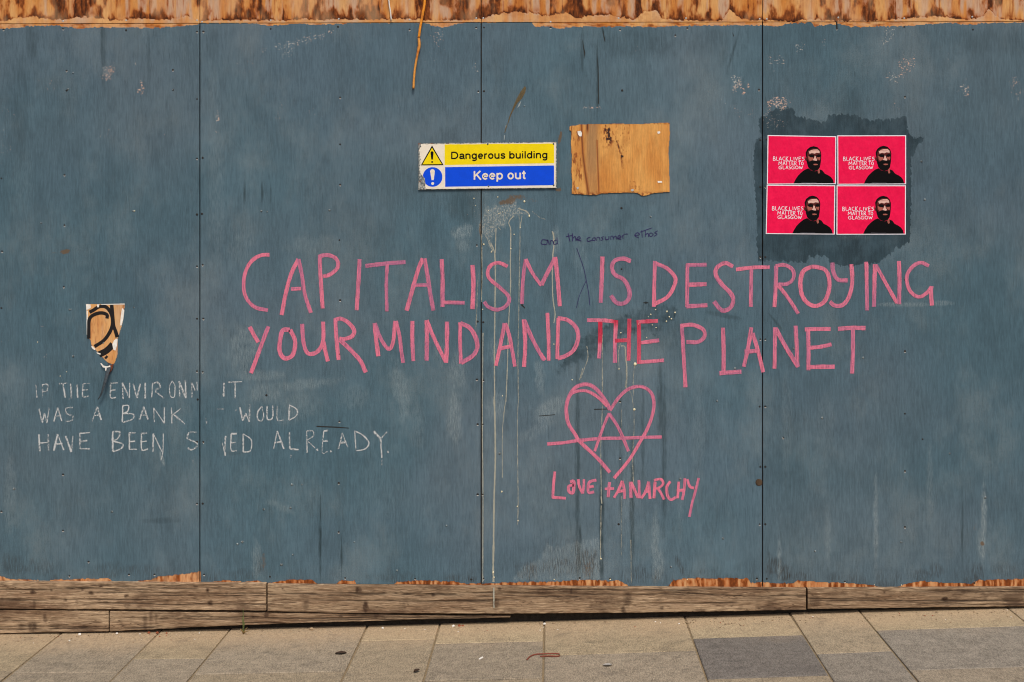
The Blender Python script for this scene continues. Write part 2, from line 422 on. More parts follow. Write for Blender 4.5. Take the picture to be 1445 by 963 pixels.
def make_chalk_mat():
    t = NT('white_chalk'); tone, _, _, _ = t.attr('tone')
    uv = t.n.new('ShaderNodeUVMap').outputs[0]
    sx = t.n.new('ShaderNodeSeparateXYZ'); t.l.new(uv, sx.inputs[0])
    gr = t.noise(230, 230, 120, 3, 0.6); soft = t.m('SUBTRACT', 1.0, t.m('POWER', t.m('ABSOLUTE', t.m('MULTIPLY_ADD', sx.outputs[1], 2.0, -1.0)), 2.5))
    a = t.ramp(t.m('ADD', gr, t.m('MULTIPLY', t.m('SUBTRACT', tone, 0.5), 0.5)), 0.36, 0.62, 0.05, 0.88)
    return t.done(lin(196, 200, 202), 0.95, 0.1, t.m('MULTIPLY', a, soft))
M_chalk = make_chalk_mat()
def make_drip_mat():
    t = NT('dried_paint_run'); tone, _, _, _ = t.attr('tone')
    a = t.ramp(t.m('ADD', t.noise(120, 60, 40, 3), t.m('MULTIPLY', t.m('SUBTRACT', tone, 0.5), 0.6)), 0.22, 0.52, 0.30, 0.85)
    return t.done(t.mix(t.noise(90, 60, 30, 2), lin(138, 142, 134), lin(182, 178, 160)), 0.55, 0.4, a)
M_drip = make_drip_mat()
M_ink = plain('violet_ink', lin(42, 36, 84), 0.5)
M_black_paint = plain('black_spray_paint', lin(24, 20, 20), 0.5)
M_black = plain('black_print', lin(10, 9, 11), 0.5, 0.05, spec=.1)
M_white = plain('white_paint_chips', lin(226, 222, 214), 0.6)
M_cream = plain('cream_paint_fleck', lin(225, 215, 180), 0.6)
M_screw = plain('dark_screw', lin(30, 28, 27), 0.55)
M_galv = plain('zinc_screw', lin(170, 170, 168), 0.35, spec=0.6)
M_steel = plain('bare_worn_metal', lin(74, 82, 84), 0.5, 0.35, 120)
M_crack_shade = plain('crack_shadow', lin(40, 40, 38), 0.9)
M_stud = plain('rough_sawn_stud', lin(70, 56, 42), 0.9, 0.25, 30)

# ------------------------------------------------------------------ ground
def slab_mat():
    t = NT('sandstone_paving'); 
    q = t.n.new('ShaderNodeAttribute'); q.attribute_name = 'tint'; base = q.outputs['Color']
    sx = t.n.new('ShaderNodeSeparateXYZ'); t.l.new(t.pos, sx.inputs[0])
    big = t.noise(3.2, 3.2, 3, 3); mid = t.noise(22, 22, 20, 4); fine = t.noise(190, 55, 60, 3, 0.7); grit = t.noise(330, 110, 110, 2)
    k = t.m('ADD', t.ramp(mid, 0.25, 0.75, 0.86, 1.14), t.ramp(fine, 0.3, 0.7, -0.24, 0.24)); k = t.m('ADD', k, t.ramp(grit, 0.3, 0.7, -0.22, 0.22))
    c = t.scale(base, k)
    # blown dust lying along the foot of the boards
    dist = t.m('ADD', t.m('MULTIPLY', sx.outputs[1], -1.0), t.m('MULTIPLY', t.m('SUBTRACT', big, 0.5), 0.35))
    dust = t.ramp(dist, 0.36, 0.02, 0.0, 0.85)
    dust = t.m('MULTIPLY', dust, t.ramp(t.noise(60, 60, 60, 4, 0.6), 0.25, 0.6, 0.55, 1.0))
    c = t.mix(dust, c, t.scale(lin(180, 157, 127), t.ramp(fine, .3, .7, .80, 1.14)))
    c = t.mix(t.m('MULTIPLY', t.ramp(t.noise(7, 11, 7, 4, 0.6, off=4), 0.56, 0.72), 0.25), c, lin(60, 58, 58))
    t.bump(t.m('ADD', t.m('MULTIPLY', mid, 1.0), t.m('ADD', fine, t.m('MULTIPLY', grit, 0.5))), 0.0022, 0.8)
    return t.done(c, 0.88, 0.2)
M_slab = slab_mat()
M_mortar = plain('sandy_joint', lin(146, 128, 100), 0.95, 0.25, 150, bump=0.002)
M_asphalt = plain('asphalt', (0.05, 0.05, 0.052), 0.9, 0.3, 150, bump=0.003)
M_kerb = plain('granite_kerb', lin(128, 124, 118), 0.85, 0.2, 120, bump=0.002)
M_earth_shade = plain('earth_and_gap_shade', (0.03, 0.024, 0.019), 0.95, 0.3, 60, bump=0.004)  # near-black earth; on the plank backing the colour stands in for gap shade

gb = MB()
xs = [-400, -60, -12] + [g for g in GX] + [12, 60, 400]
xs = sorted(xs)
def zs(x): return zg(max(-14, min(14, x))) + (0.0 if abs(x) < 14 else 0.0)
V = []; F = []
for x in xs:
    for y in (-400, -3.42, 0.9, 400): V.append((x, y, zs(x) - (0.17 if y < 0 else 0.17)))
for i in range(len(xs) - 1):
    for j in range(3): a = i * 4 + j; F.append((a, a + 4, a + 5, a + 1))
gb.add(V, F)
tag(gb.build('road', M_asphalt), kind='structure', label='asphalt road surface beyond the pavement')
eb = MB(); V = []; F = []
for x in sorted([-6.0, 6.0] + [g for g in GX if -6 < g < 6]):
    V += [(x, 0.02, zg(x) - 0.012), (x, 3.5, zg(x) - 0.012)]
n = len(V) // 2
F = [(2*i, 2*i+2, 2*i+3, 2*i+1) for i in range(n - 1)]
eb.add(V, F)
tag(eb.build('ground', M_earth_shade), kind='structure', label='dark earth of the closed site behind the boards')

pave = tag(empty('pavement', (0, 0, zg(0))), kind='structure', label='sloping stone slab pavement in front of the hoarding')
mb = MB(); V = []; F = []
gx = sorted([-6.0, 6.0] + [g for g in GX if -6 < g < 6])
for x in gx: V += [(x, -3.28, zg(x) - 0.006), (x, 0.03, zg(x) - 0.006)]
F = [(2*i, 2*i+2, 2*i+3, 2*i+1) for i in range(len(gx) - 1)]
mb.add(V, F); tag(mb.build('joint_mortar', M_mortar, pave), kind='stuff')

TAN, TAN2, GREY, BRN, DARK, BLU = lin(152, 137, 112), lin(160, 145, 118), lin(144, 132, 114), lin(149, 135, 113), lin(114, 108, 101), lin(132, 124, 112)
def jd(px, py):        # distance from the boards of a cross joint seen at this photo height
    x = (px - 722.5) * S; yw = 885 - zg(x) / S
    return D * (1 - (yw - VY) / (py - VY))
cols = [(-65, 87, [948], [TAN, BRN, GREY]), (87, 225, [949], [GREY, GREY, BRN]), (225, 323, [930], [TAN, GREY, BRN]), (323, 517, [950], [GREY, BRN, GREY]),
        (517, 620, [903.5], [TAN2, BRN, TAN]), (620, 768, [907, 959], [TAN2, GREY, BRN]), (768, 967, [922], [TAN, GREY, BRN]),
        (967, 1116, [899, 956], [TAN2, DARK, BRN]), (1116, 1214, [921], [BRN, BLU, GREY]), (1214, 1422, [886.5, 943], [TAN2, BLU, GREY]), (1422, 1575, [900], [GREY, BLU, TAN])]
x = -65
wid = [103, 150, 200, 98]
left = []
while x > -1200:
    ww = random.choice(wid); left.append((x - ww, x, [random.uniform(905, 950)], [random.choice([TAN, GREY, BRN]) for _ in range(3)])); x -= ww
x = 1575
while x < 2650:
    ww = random.choice(wid); cols.append((x, x + ww, [random.uniform(890, 940)], [random.choice([TAN, GREY, BRN]) for _ in range(3)])); x += ww
cols = left[::-1] + cols
G = 0.0042
def slab(mbv, x0, x1, y0, y1, tint, tl):
    """slab between x0..x1 and y0 (near road) .. y1; worn top with dropped arrises"""
    V = []; F = []
    k = max(2, int((x1 - x0) / 0.16)); xs_ = [x0 + G, x0 + G + 0.004] + [x0 + (x1 - x0) * i / k for i in range(1, k)] + [x1 - G - 0.004, x1 - G]
    g2_ = G * .45; ys_ = [y0 + g2_, y0 + g2_ + 0.003, y1 - g2_ - 0.003, y1 - g2_]
    lift = random.uniform(-0.0012, 0.0018); tilt = random.uniform(-0.002, 0.002)
    nx, ny = len(xs_), 4
    for i, xx in enumerate(xs_):
        for j, yy in enumerate(ys_):
            e = (i in (0, nx - 1)) or (j in (0, 3))
            V.append((xx, yy, zg(xx) + lift + tilt * (yy - y0) - (0.002 if e else 0)))
    for i in range(nx - 1):
        for j in range(3): a = i * 4 + j; F.append((a, a + 4, a + 5, a + 1))
    ring = [i * 4 for i in range(nx)] + [(nx-1)*4+1, (nx-1)*4+2] + [i * 4 + 3 for i in range(nx - 1, -1, -1)] + [2, 1]
    N = len(V); V += [(V[r][0], V[r][1], V[r][2] - 0.045) for r in ring]; m = len(ring)
    F += [(ring[(i+1) % m], ring[i], N + i, N + (i+1) % m) for i in range(m)]
    kk = random.uniform(0.93, 1.07); c = [q * kk for q in tint] 
    mbv.add(V, F); tl += [(*c, 1)] * len(V)
rest = MB(); rest_t = []
for (a, b, js, tints) in cols:
    x0, x1 = (a - 722.5) * S, (b - 722.5) * S; mid = (a + b) / 2
    ys = [0.035] + [-jd(mid, j) for j in js]
    while ys[-1] > -3.2:
        ys.append(max(-3.26, ys[-1] - random.choice([0.45, 0.6, 0.75])))
    for i in range(len(ys) - 1):
        tint = tints[i] if i < len(tints) else random.choice([TAN, GREY, BRN, BLU])
        if i == 0 or (-1.0 < ys[i] and -60 < b and a < 1510):
            if -260 < a < 1700:
                s_ = MB(); tl = []; slab(s_, x0, x1, ys[i + 1], ys[i], tint, tl)
                o = mesh_obj('paving_slab', s_.v, s_.f, M_slab, pave, attrs={'tint': tl}); continue
        slab(rest, x0, x1, ys[i + 1], ys[i], tint, rest_t)
tag(mesh_obj('paving_slab_rows', rest.v, rest.f, M_slab, pave, attrs={'tint': rest_t}), kind='stuff')
kb = MB()
for i in range(14):
    xa = -6 + i * 0.9; za, zb = zg(xa), zg(xa + 0.9)
    a, b = xa + 0.004, xa + 0.896
    kb.add([(a,-3.42,za-.3),(b,-3.42,zb-.3),(b,-3.28,zb-.3),(a,-3.28,za-.3),(a,-3.42,za-.012),(b,-3.42,zb-.012),(b,-3.28,zb),(a,-3.28,za)],
           [(0,3,2,1),(4,5,6,7),(0,1,5,4),(1,2,6,5),(2,3,7,6),(3,0,4,7)])
tag(kb.build('kerb', M_kerb), kind='structure', label='granite kerb at the edge of the pavement')

# ------------------------------------------------------------------ hoarding
hoard = tag(empty('hoarding', P(722.5, 885)), 'blue-grey painted plywood hoarding with pink slogan and weathered timber planks along its foot', 'hoarding')
TOPX = [0, 15, 40, 80, 100, 115, 130, 170, 210, 250, 280, 282.1, 360, 375, 430, 445, 470, 500, 600, 612, 630, 640, 655, 750, 755, 775, 787, 800, 830, 845, 880, 925, 945, 1000, 1060, 1085, 1095, 1110, 1145, 1150, 1185, 1195, 1200, 1230, 1290, 1340, 1375, 1385, 1445]
TOPY = [42, 41, 38, 37, 40, 43, 40, 40, 41, 39, 35, 33, 33, 37, 34, 36, 35, 32, 32, 38, 40, 36, 32, 31, 39, 38, 43, 40, 38, 40, 38, 40, 38, 37, 36, 38, 39, 34, 32, 38, 34, 37, 39, 39, 37, 32, 36, 33, 32]
BOTX = [0, 4, 10, 55, 60, 75, 155, 160, 190, 215, 225, 265, 280, 283, 284, 300, 320, 345, 365, 375, 388, 410, 440, 450, 470, 480, 500, 505, 550, 560, 600, 640, 660, 690, 720, 780, 830, 860, 870, 880, 890, 940, 950, 965, 990, 1055, 1060, 1075, 1090, 1120, 1125, 1150, 1200, 1235, 1260, 1280, 1300, 1330, 1370, 1380, 1445]
BOTY = [812, 812, 816, 818, 822, 817, 815, 824, 819, 817, 812, 809, 805, 805, 822, 820, 818, 820, 818, 823, 820, 817, 817, 825, 825, 819, 818, 828, 828, 820, 818, 820, 823, 822, 821, 820, 817, 819, 817, 822, 828, 829, 818, 815, 815, 815, 822, 820, 822, 822, 818, 820, 822, 826, 830, 823, 819, 821, 823, 818, 816]
def ptop(x): return float(np.interp(x, [-400, 0, 679, 1445, 1900], [36, 34.3, 32.3, 31.2, 31]))
def pbot(x): return float(np.interp(x, [-400, 0, 282, 679, 1076, 1445, 1900], [819, 820, 822.5, 825.5, 829, 828, 828]))

# (x, y, rx, ry, strength, slant) of scuffs and smears, photo pixels
SCUFF = [(155,102,9,13,.9,0),(200,118,9,18,1,.4),(64,122,12,9,.5,0),(4,200,8,40,.5,0),(307,168,3,13,.9,0),(305,187,3,5,.6,0),(335,98,16,14,.45,0),(430,57,42,6,.8,-.25),(408,74,12,14,.7,0),
  (395,166,6,16,.6,0),(446,160,14,8,.5,0),(618,50,10,10,.7,0),(612,72,22,18,.4,0),(669,98,5,8,.7,0),(520,150,30,6,.3,0),(600,175,30,8,.3,0),(1042,122,11,12,1,0),(1045,158,14,10,.6,0),(1022,138,25,10,.4,0),(905,78,22,12,.35,0),
  (868,88,30,4,.4,0),(1128,72,10,12,.8,-.3),(1103,86,14,12,.7,0),(1162,63,11,7,.7,0),(1252,52,7,16,.7,-.4),(1272,100,10,18,.8,-.5),(1262,114,12,7,.7,0),(1362,126,12,9,.8,0),(1435,118,12,9,.8,0),(1438,150,4,40,.6,0),
  (1100,143,11,14,1,0),(1262,152,10,8,.5,0),(1340,75,8,10,.4,0),(1410,60,10,6,.3,0),(835,152,10,1.6,1.2,0),(870,560,4,4,.3,0),(700,236,12,10,.3,0),(30,470,30,30,.2,0),(58,460,3,3,.9,0),(65,502,3,3,.9,0),(98,563,5,1.0,.6,0),(145,484,3,7,.8,0),(1090,168,20,14,.6,0),(1440,40,8,6,.5,0),
  (700,300,40,20,.35,0),(10,160,12,10,.5,0),(150,190,14,8,.5,0),(225,190,10,6,.3,0)]
CHALK = [(345,490,26,34,.45,0),(362,530,40,8,.4,0),(430,542,55,8,.40,-.1),(375,555,25,14,.45,0),(420,575,25,20,.25,0),(566,555,12,45,.4,.2),(590,600,10,40,.2,0),(500,560,20,20,.2,0),(642,590,11,44,.55,0),(645,525,14,30,.40,0),(653,327,14,11,.8,0),
  (655,345,11,12,.4,0),(700,575,16,22,.40,0),(775,578,24,14,.55,-.6),(755,608,26,12,.30,-.5),(700,500,14,22,.35,0),(762,530,8,30,.45,.1),(622,500,12,18,.35,0),(1280,430,50,3,.5,0),(1330,428,16,3,.6,0),(1165,610,14,60,.12,0),(1236,740,3.5,70,.55,0),(1388,735,4,58,.75,0),
  (1385,765,7,22,.5,0),(1312,690,5,60,.25,0),(1100,790,3,32,.5,0),(1168,755,5,40,.25,0),(925,775,6,55,.5,.0),(930,800,8,25,.5,0),(960,710,5,50,.15,0),(885,700,14,120,.14,0),(395,715,24,6,.3,.4),(362,790,8,26,.45,0),(760,700,26,60,.10,0),
  (300,120,8,30,.15,0),(30,250,20,40,.10,0),(305,260,12,120,.15,0),(340,350,20,30,.2,0),(445,345,45,14,.2,0),(20,560,14,60,.12,0),(540,690,40,60,.08,0),(785,340,8,20,.4,0),(820,365,12,26,.2,0),(985,620,10,90,.15,0),(1110,600,8,80,.14,0),(1205,330,30,10,.2,0),(14,700,10,60,.25,0),(228,645,2.5,12,.9,.3),(400,590,10,16,.2,0)]
STAIN = [(145,60,4,55,.5,0),(45,60,10,30,.3,0),(30,150,12,80,.2,0),(815,660,4,170,.55,0),(818,780,3,50,.7,0),(849,740,4,90,.75,0),(853,640,3,60,.3,0),(876,660,3,150,.35,0),(892,720,4,110,.6,0),(937,640,4,120,.5,0),(932,560,5,60,.5,0),(907,620,3,90,.35,0),(870,500,3,60,.25,0),
  (822,75,3,40,.5,.0),(843,110,2,60,.7,0),(852,48,1.5,10,.9,.2),(1034,75,2,35,.5,-.3),(1020,65,10,30,.25,0),(780,700,40,60,.12,0),(635,220,20,60,.25,0),(680,620,4,200,.3,0),(300,60,10,30,.2,0),(210,80,3,40,.3,0),(480,700,8,110,.15,0),(452,762,1.6,66,.95,0),(482,790,1.5,36,.7,0),
  (1358,740,2,70,.5,0),(1120,700,20,120,.12,0),(560,255,50,40,.14,0),(345,272,1.5,16,.7,0),(370,272,1.5,18,.7,0),(382,274,1.5,14,.6,0),(900,60,60,25,.25,0),(815,140,40,60,.12,0),(660,290,30,28,.35,0),(700,800,50,20,.1,0),(1000,60,30,18,.2,0),(1200,150,26,30,.2,0),(1300,230,20,40,.12,0),(1330,320,60,30,.1,0),
  (1400,60,70,20,.2,0),(480,340,70,60,.1,0),(1020,445,26,4,.35,.2),(1095,455,10,3,.5,1.2),(940,470,40,30,.25,0),(715,575,4,70,.15,0),(330,640,20,3,.2,0),(228,735,28,4,.3,0)]
RUST = [(790,195,2.5,10,.9,-.2),(788,232,2,35,.5,0),(787,268,6,3,.9,0),(715,285,16,6,.7,-.2),(730,278,22,5,.6,0),(745,283,24,4,.4,0),(678,322,2,12,.8,0),(1386,767,4,5,.9,0),(588,225,2,40,.4,0),(92,355,9,4.5,.8,-.1),(75,357,16,4,.38,-.1),(22,340,2,8,.4,0),(372,794,4,20,.5,0),
  (830,804,9,18,.45,0),(1376,745,5,10,.4,0),(600,267,18,2.5,.6,0),(690,268,40,2.2,.5,0)]
GRIME = [(745,806,16,16,.8,0),(790,800,40,16,.6,0),(830,795,16,22,.9,0),(815,790,4,30,.8,0),(795,775,30,22,.25,0),(900,812,18,14,.5,0),(925,815,6,14,.7,0),(1092,800,14,18,.7,0),(1108,810,10,14,.8,0),(1130,814,14,8,.6,0),(1030,818,20,8,.3,0),(1300,812,18,10,.6,0),(1320,805,12,10,.5,0),(1380,810,10,18,.6,0),(960,800,5,18,.6,.4),
  (640,816,18,6,.5,0),(665,818,8,5,.7,0),(20,800,18,18,.5,0),(60,802,25,14,.4,0),(150,805,30,12,.4,0),(200,805,30,10,.35,0),(350,812,30,8,.4,0),(560,814,40,7,.35,0),(1180,815,14,8,.4,0),(365,800,6,16,.5,0),(1420,806,22,12,.3,0),(990,808,10,6,.3,0)]
def field(L, px, py, jag=0.35, seed=0):
    r = np.zeros(px.shape)
    jx = (fbm(px / 7 + seed, py / 11 + 3) - 0.5) * 2; 
    for (x, y, rx, ry, a, sl) in L:
        dx = (px - x) - sl * (py - y) * (1 if ry >= rx else 0); dy = (py - y) - (sl * (px - x) if rx > ry else 0)
        m = (np.abs(dx) < rx * 2.2) & (np.abs(dy) < ry * 2.2)
        if not m.any(): continue
        q = np.sqrt((dx / rx) ** 2 + (dy / ry) ** 2) + jx * jag
        r = np.maximum(r, np.where(m, a * (1 - sstep(0.45, 1.25, q)), 0))
    return np.clip(r, 0, 1)
DARKP = R(1060, 140, 4.1885, '40,120 110,85 150,50 250,55 265,105 330,115 440,140 460,95 620,90 660,120 850,125 920,100 925,180 950,225 1030,228 985,270 960,330 942,345 948,500 940,830 880,880 850,870 850,905 780,940 755,965 560,990 470,970 455,930 340,930 320,965 45,955 30,850 40,760 20,520 15,330 30,240 60,225')[0]
SMEAR = R(820, 340, 4.3767, '-60,640 0,600 110,535 250,462 350,425 420,380 540,400 600,430 575,500 520,520 470,600 400,560 300,585 180,625 60,720 -30,760 -160,830 -100,720')[0]
SMEAR2 = R(780, 420, 3.7, '20,250 80,200 180,140 200,200 130,300 90,360 120,640 150,960 125,960 110,640 60,360')[0]
GREYP = R(640, 700, 4.5156, '370,540 440,450 560,400 600,300 640,330 780,300 930,270 930,540')[0]
SPLAT = R(620, 260, 4.815, '290,240 320,150 420,140 520,110 545,165 615,215 560,215 520,215 480,240 430,300 400,290 350,400 365,450 340,440 310,350 285,340 265,320 270,280')[0]
SPLAT2 = R(820, 340, 4.3767, '215,600 260,590 330,570 400,540 430,560 330,600 300,690 285,760 270,690 235,650')[0]
def blurmask(px, py, poly, j=2.0, seed=0):
    # soft, vertically feathered brush edge: average of jittered inside tests
    r = np.zeros(px.shape)
    n1 = (fbm(px / 2.2 + seed, py / 9) - 0.5) * 2; n2 = (fbm(px / 8 + 40 + seed, py / 2.5) - 0.5) * 2
    for ox, oy in ((0, 0), (.9, 0), (-.9, 0), (0, 1.5), (0, -1.5)):
        r += inside(px + n2 * j + ox * j * .4, py + n1 * j * 2 + oy * j * .4, poly)
    return r / 5
def paint_attr(px, py):
    sh = px.shape
    et = 33 + (np.interp(px, TOPX, TOPY) - 33) * .85 + (fbm(px / 2.6, px * 0 + 1.1, 3) - 0.5) * 3.6
    eb_ = 1.2 + np.interp(px, BOTX, BOTY) + (fbm(px / 3.0, px * 0 + 4.4, 3) - 0.5) * 4.0
    bare = np.maximum(1 - sstep(-0.9, 0.9, py - et), sstep(-0.9, 0.9, py - eb_))
    dark = np.zeros(sh); 
    m = (px > 1040) & (px < 1330) & (py > 130) & (py < 400)
    if m.any(): dark[m] = blurmask(px[m], py[m], DARKP, 2.6)
    m = (px > 760) & (px < 1000) & (py > 400) & (py < 720)
    if m.any():
        wv = fbm(px[m] / 14 + py[m] / 10, py[m] / 5 - px[m] / 16, 4)
        dark[m] = np.maximum(dark[m], (0.18 + 0.44 * wv) * blurmask(px[m], py[m], SMEAR, 3.2))
        sm2 = blurmask(px[m], py[m], SMEAR, 5) * 0.30 * (0.5 + wv)
        extra = sm2
    lo = sstep(810, 826, py) * 0.3
    scuff = field(SCUFF, px, py, 1.6); chalk = field(CHALK, px, py, 0.5, 9) * 0.9
    m = (px > 700) & (px < 870) & (py > 740)
    if m.any(): chalk[m] = np.maximum(chalk[m], 0.40 * blurmask(px[m], py[m], GREYP, 2.5))
    stain = field(STAIN, px, py, 0.3, 5)
    m2 = (px > 760) & (px < 1000) & (py > 400) & (py < 720)
    if m2.any(): stain[m2] = np.maximum(stain[m2], extra)
    rust = field(RUST, px, py, 0.4, 3)
    splat = np.zeros(sh)
    m = (px > 660) & (px < 960) & (py > 260) & (py < 540)
    if m.any():
        splat[m] = 0.85 * blurmask(px[m], py[m], SPLAT, 3.0); splat[m] = np.maximum(splat[m], 0.5 * blurmask(px[m], py[m], SPLAT2, 3.0))
    m = (px > 660) & (px < 800) & (py > 260) & (py < 400)
    if m.any(): chalk[m] = np.maximum(chalk[m], .42 * blurmask(px[m], py[m], SPLAT, 4))
    grime = field(GRIME, px, py, 0.5, 2) 
    grime = np.maximum(grime, sstep(795, 822, py) * sstep(.45, .7, fbm(px / 18, py / 40)) * 0.5)
    n1 = fbm(px / 6 + 60, py / 9, 3)
    top = py < 400
    wst = np.where(top, sstep(.35, .75, fbm(px / 9, py / 2.5 + 4)) * .65, sstep(.25, .65, fbm(px / 3.2 + 8, py / 14)) * .7 + .12)
    wgr = np.where(top, sstep(.5, .7, n1) * .4, sstep(.6, .75, n1) * .3)
    wcr = np.where(top, sstep(.45, .7, fbm(px / 15, py / 5 + 9)) * .5, np.where(px < 283, sstep(.35, .55, n1) * .35, 0))
    wgr = np.where(top, wgr, np.maximum(wgr, .30)) ; wst = np.where(top, np.maximum(wst, .12), wst)
    return {'coat': np.stack([bare, dark, scuff, chalk], -1), 'wear': np.stack([stain, splat, rust, grime], -1), 'wood': np.stack([wst, wgr, wcr, np.ones(sh)], -1)}
TIDEX = [-500, 0, 45, 75, 95, 120, 160, 200, 240, 262, 283, 320, 360, 410, 430, 455, 475, 520, 560, 600, 650, 680, 700, 740, 770, 800, 815, 830, 855, 880, 895, 910, 925, 935, 985, 1020, 1030, 1045, 1080, 1110, 1140, 1180, 1230, 1280, 1320, 1365, 1385, 1395, 1410, 1440, 1900]
TIDEY = [26, 28, 20, 26, 24, 22, 26, 24, 26, 20, 27, 26, 26, 27, 24, 27, 25, 26, 24, 26, 27, 24, 18, 14, 20, 16, 25, 20, 18, 22, 26, 14, 12, 24, 27, 26, 10, 25, 26, 28, 26, 27, 28, 24, 20, 26, 22, 10, 24, 27, 26]
def raw_attr(px, py):
    sh = px.shape
    T = np.interp(px, TIDEX, TIDEY) + (fbm(px / 4, px * 0 + 2.5, 3) - 0.5) * 7
    T = T + 2.6
    up = T - py
    blot = fbm(px / 10 + 11, py / 22 + 3, 5); st = fbm(px / 3.2, py / 38 + 5, 4)
    wst = np.where(up > 0, sstep(.44, .72, blot + .20 * np.exp(-up / 7.0)) * .72 + np.exp(-up / 1.4) * sstep(.4, .6, fbm(px / 6 + 5, px * 0)) * .6 + sstep(.52, .80, st) * .55, 0)
    wst = wst + np.where(up > 0, 0.10, .10 * fbm(px / 5, py / 2) + .25 * sstep(.5, .7, fbm(px / 8 + 2, py / 5)))
    for (cx, a) in ((93, .5), (130, .6), (137, .5), (170, .4), (1345, .8), (1425, .7), (865, .5), (757, .5), (600, .3)):
        wst = np.maximum(wst, a * np.exp(-((px - cx) / 9) ** 2) * np.where(up > 0, np.exp(-np.abs(up - 5) / 9), 0))
    wgr = sstep(.50, .68, fbm(px / 9 + 70, py / 60 + 8, 3)) * np.where(up > -2, .85, .35)
    for cx, rr in ((240, 7), (305, 6), (465, 14), (115, 14), (500, 10), (1182, 6), (1380, 9), (720, 3)):
        wgr = np.maximum(wgr, .85 * np.exp(-((px - cx) / rr) ** 2))
    wcr = np.where(up < 0, .30, sstep(.5, .75, fbm(px / 22 + 5, py / 50)) * .45)
    wcr = wcr * (0.6 + 0.4 * fbm(px / 3, py / 12))
    Z = np.zeros(sh)
    return {'coat': np.stack([Z + 1, Z, Z, Z], -1), 'wear': np.stack([Z, Z, Z, Z], -1), 'wood': np.stack([np.clip(wst, 0, 1), wgr, np.clip(wcr, 0, 1), Z + 1], -1)}
SEAMS = [-512, -115, 282, 679, 1076, 1473, 1870]
for i in range(6):
    a, b = SEAMS[i] + 0.85, SEAMS[i + 1] - 0.85
    far = i in (0, 5)
    dd = [0, 0.0006, 0, 0.0009, 0.0003, 0][i]
    p = sheet('painted_board', ptop, pbot, a, b, 60 if far else 264, 60 if far else 520, 0.0, 0.018, M_board, hoard, paint_attr)
    p['label'] = ['blue-grey painted plywood board beyond the left end', 'leftmost painted board, with the torn patch and chalk writing', 'painted board under the warning sign\'s left end', 'painted board with the white paint runs and the heart', 'painted board with the four pink posters', 'blue-grey painted plywood board beyond the right end'][i]
for i in range(6):
    a, b = SEAMS[i] + 0.5, SEAMS[i + 1] - 0.5
    far = i in (0, 5)
    sheet('bare_board', lambda x: -360, lambda x: -8, a, b, 60 if far else 130, 60 if far else 110, 0.0, 0.018, M_board, hoard, raw_attr)
    # the strip of the same upper row that the photo shows, meshed finely
for o in [o for o in hoard.children if o.name.startswith('bare_board')]:
    bpy.data.objects.remove(o)
def vtop_board(i):
    a, b = SEAMS[i] + 0.5, SEAMS[i + 1] - 0.5
    nx = 60 if i in (0, 5) else 330
    X = np.linspace(a, b, nx + 1); T0 = np.array([ptop(x) - 0.9 for x in X])
    vr = np.concatenate([np.linspace(-360, -14, 40), np.linspace(-11, 0, 5)[0:4], np.linspace(0, 1, 31) * 30 + 0])
    rows = np.concatenate([vr[:-31], np.linspace(0, 1, 33)[:] * 0])[:len(vr[:-31])]
    PY = np.concatenate([np.repeat(rows[None, :], nx + 1, 0), np.linspace(0, 1, 34)[None, :] * T0[:, None]], 1)
    ny = PY.shape[1] - 1; PX = np.repeat(X[:, None], ny + 1, 1)
    V = np.stack([CX + (PX - VX) * S, 0 * PX, CZ + (VY - PY) * S], -1).reshape(-1, 3)
    N = len(V); idx = np.arange(N).reshape(nx + 1, ny + 1)
    F = np.stack([idx[:-1, :-1], idx[:-1, 1:], idx[1:, 1:], idx[1:, :-1]], -1).reshape(-1, 4).tolist()
    ring = list(idx[:, 0]) + list(idx[-1, 1:]) + list(idx[-2::-1, -1]) + list(idx[0, -2:0:-1]); m = len(ring)
    bk = V[ring].copy(); bk[:, 1] = 0.018
    F += [(int(ring[k]), int(ring[(k + 1) % m]), N + (k + 1) % m, N + k) for k in range(m)]; F.append(tuple(range(N, N + m))[::-1])
    at = raw_attr(PX, PY); at = {k: np.concatenate([q.reshape(-1, 4), q.reshape(-1, 4)[ring]], 0) for k, q in at.items()}
    return mesh_obj('bare_board', np.concatenate([V, bk], 0), F, M_board, hoard, attrs=at)
for i in range(6): vtop_board(i)
# framing behind the joints
for sx in SEAMS + [(SEAMS[i] + SEAMS[i + 1]) / 2 for i in range(6)]:
    m = MB(); x = (sx - 722.5) * S; m.box((x - 0.045, 0.019, zg(x) + 0.085), (x + 0.045, 0.115, P(0, -340)[2])); m.build('stud', M_stud, hoard)
for py, hh in ((33, 0.05), (430, 0.045), (-350, 0.045)):
    m = MB(); zc = P(0, py)[2]
    for i in range(6):
        a, b = (SEAMS[i] - 722.5) * S, (SEAMS[i + 1] - 722.5) * S; c = (a + b) / 2
        m.box((a + 0.047, 0.019, zc - hh), (c - 0.047, 0.08, zc + hh)); m.box((c + 0.047, 0.019, zc - hh), (b - 0.047, 0.08, zc + hh))
    m.build('rail', M_stud, hoard)
m = MB(); V = []; n = 0
for i, x in enumerate(gx): V += [(x, 0.03, zg(x) - 0.02), (x, 0.03, zg(x) + 0.30), (x, 0.017 + 0.1, zg(x) + 0.30), (x, 0.117, zg(x) - 0.02)]
F = []
for i in range(len(gx) - 1):
    for j in range(4): a = i * 4 + j; b = i * 4 + (j + 1) % 4; F.append((a, a + 4, b + 4, b))
m.add(V, F); m.build('gap_backing', M_earth_shade, hoard)  # unseen backing added to keep the gap under the planks dark

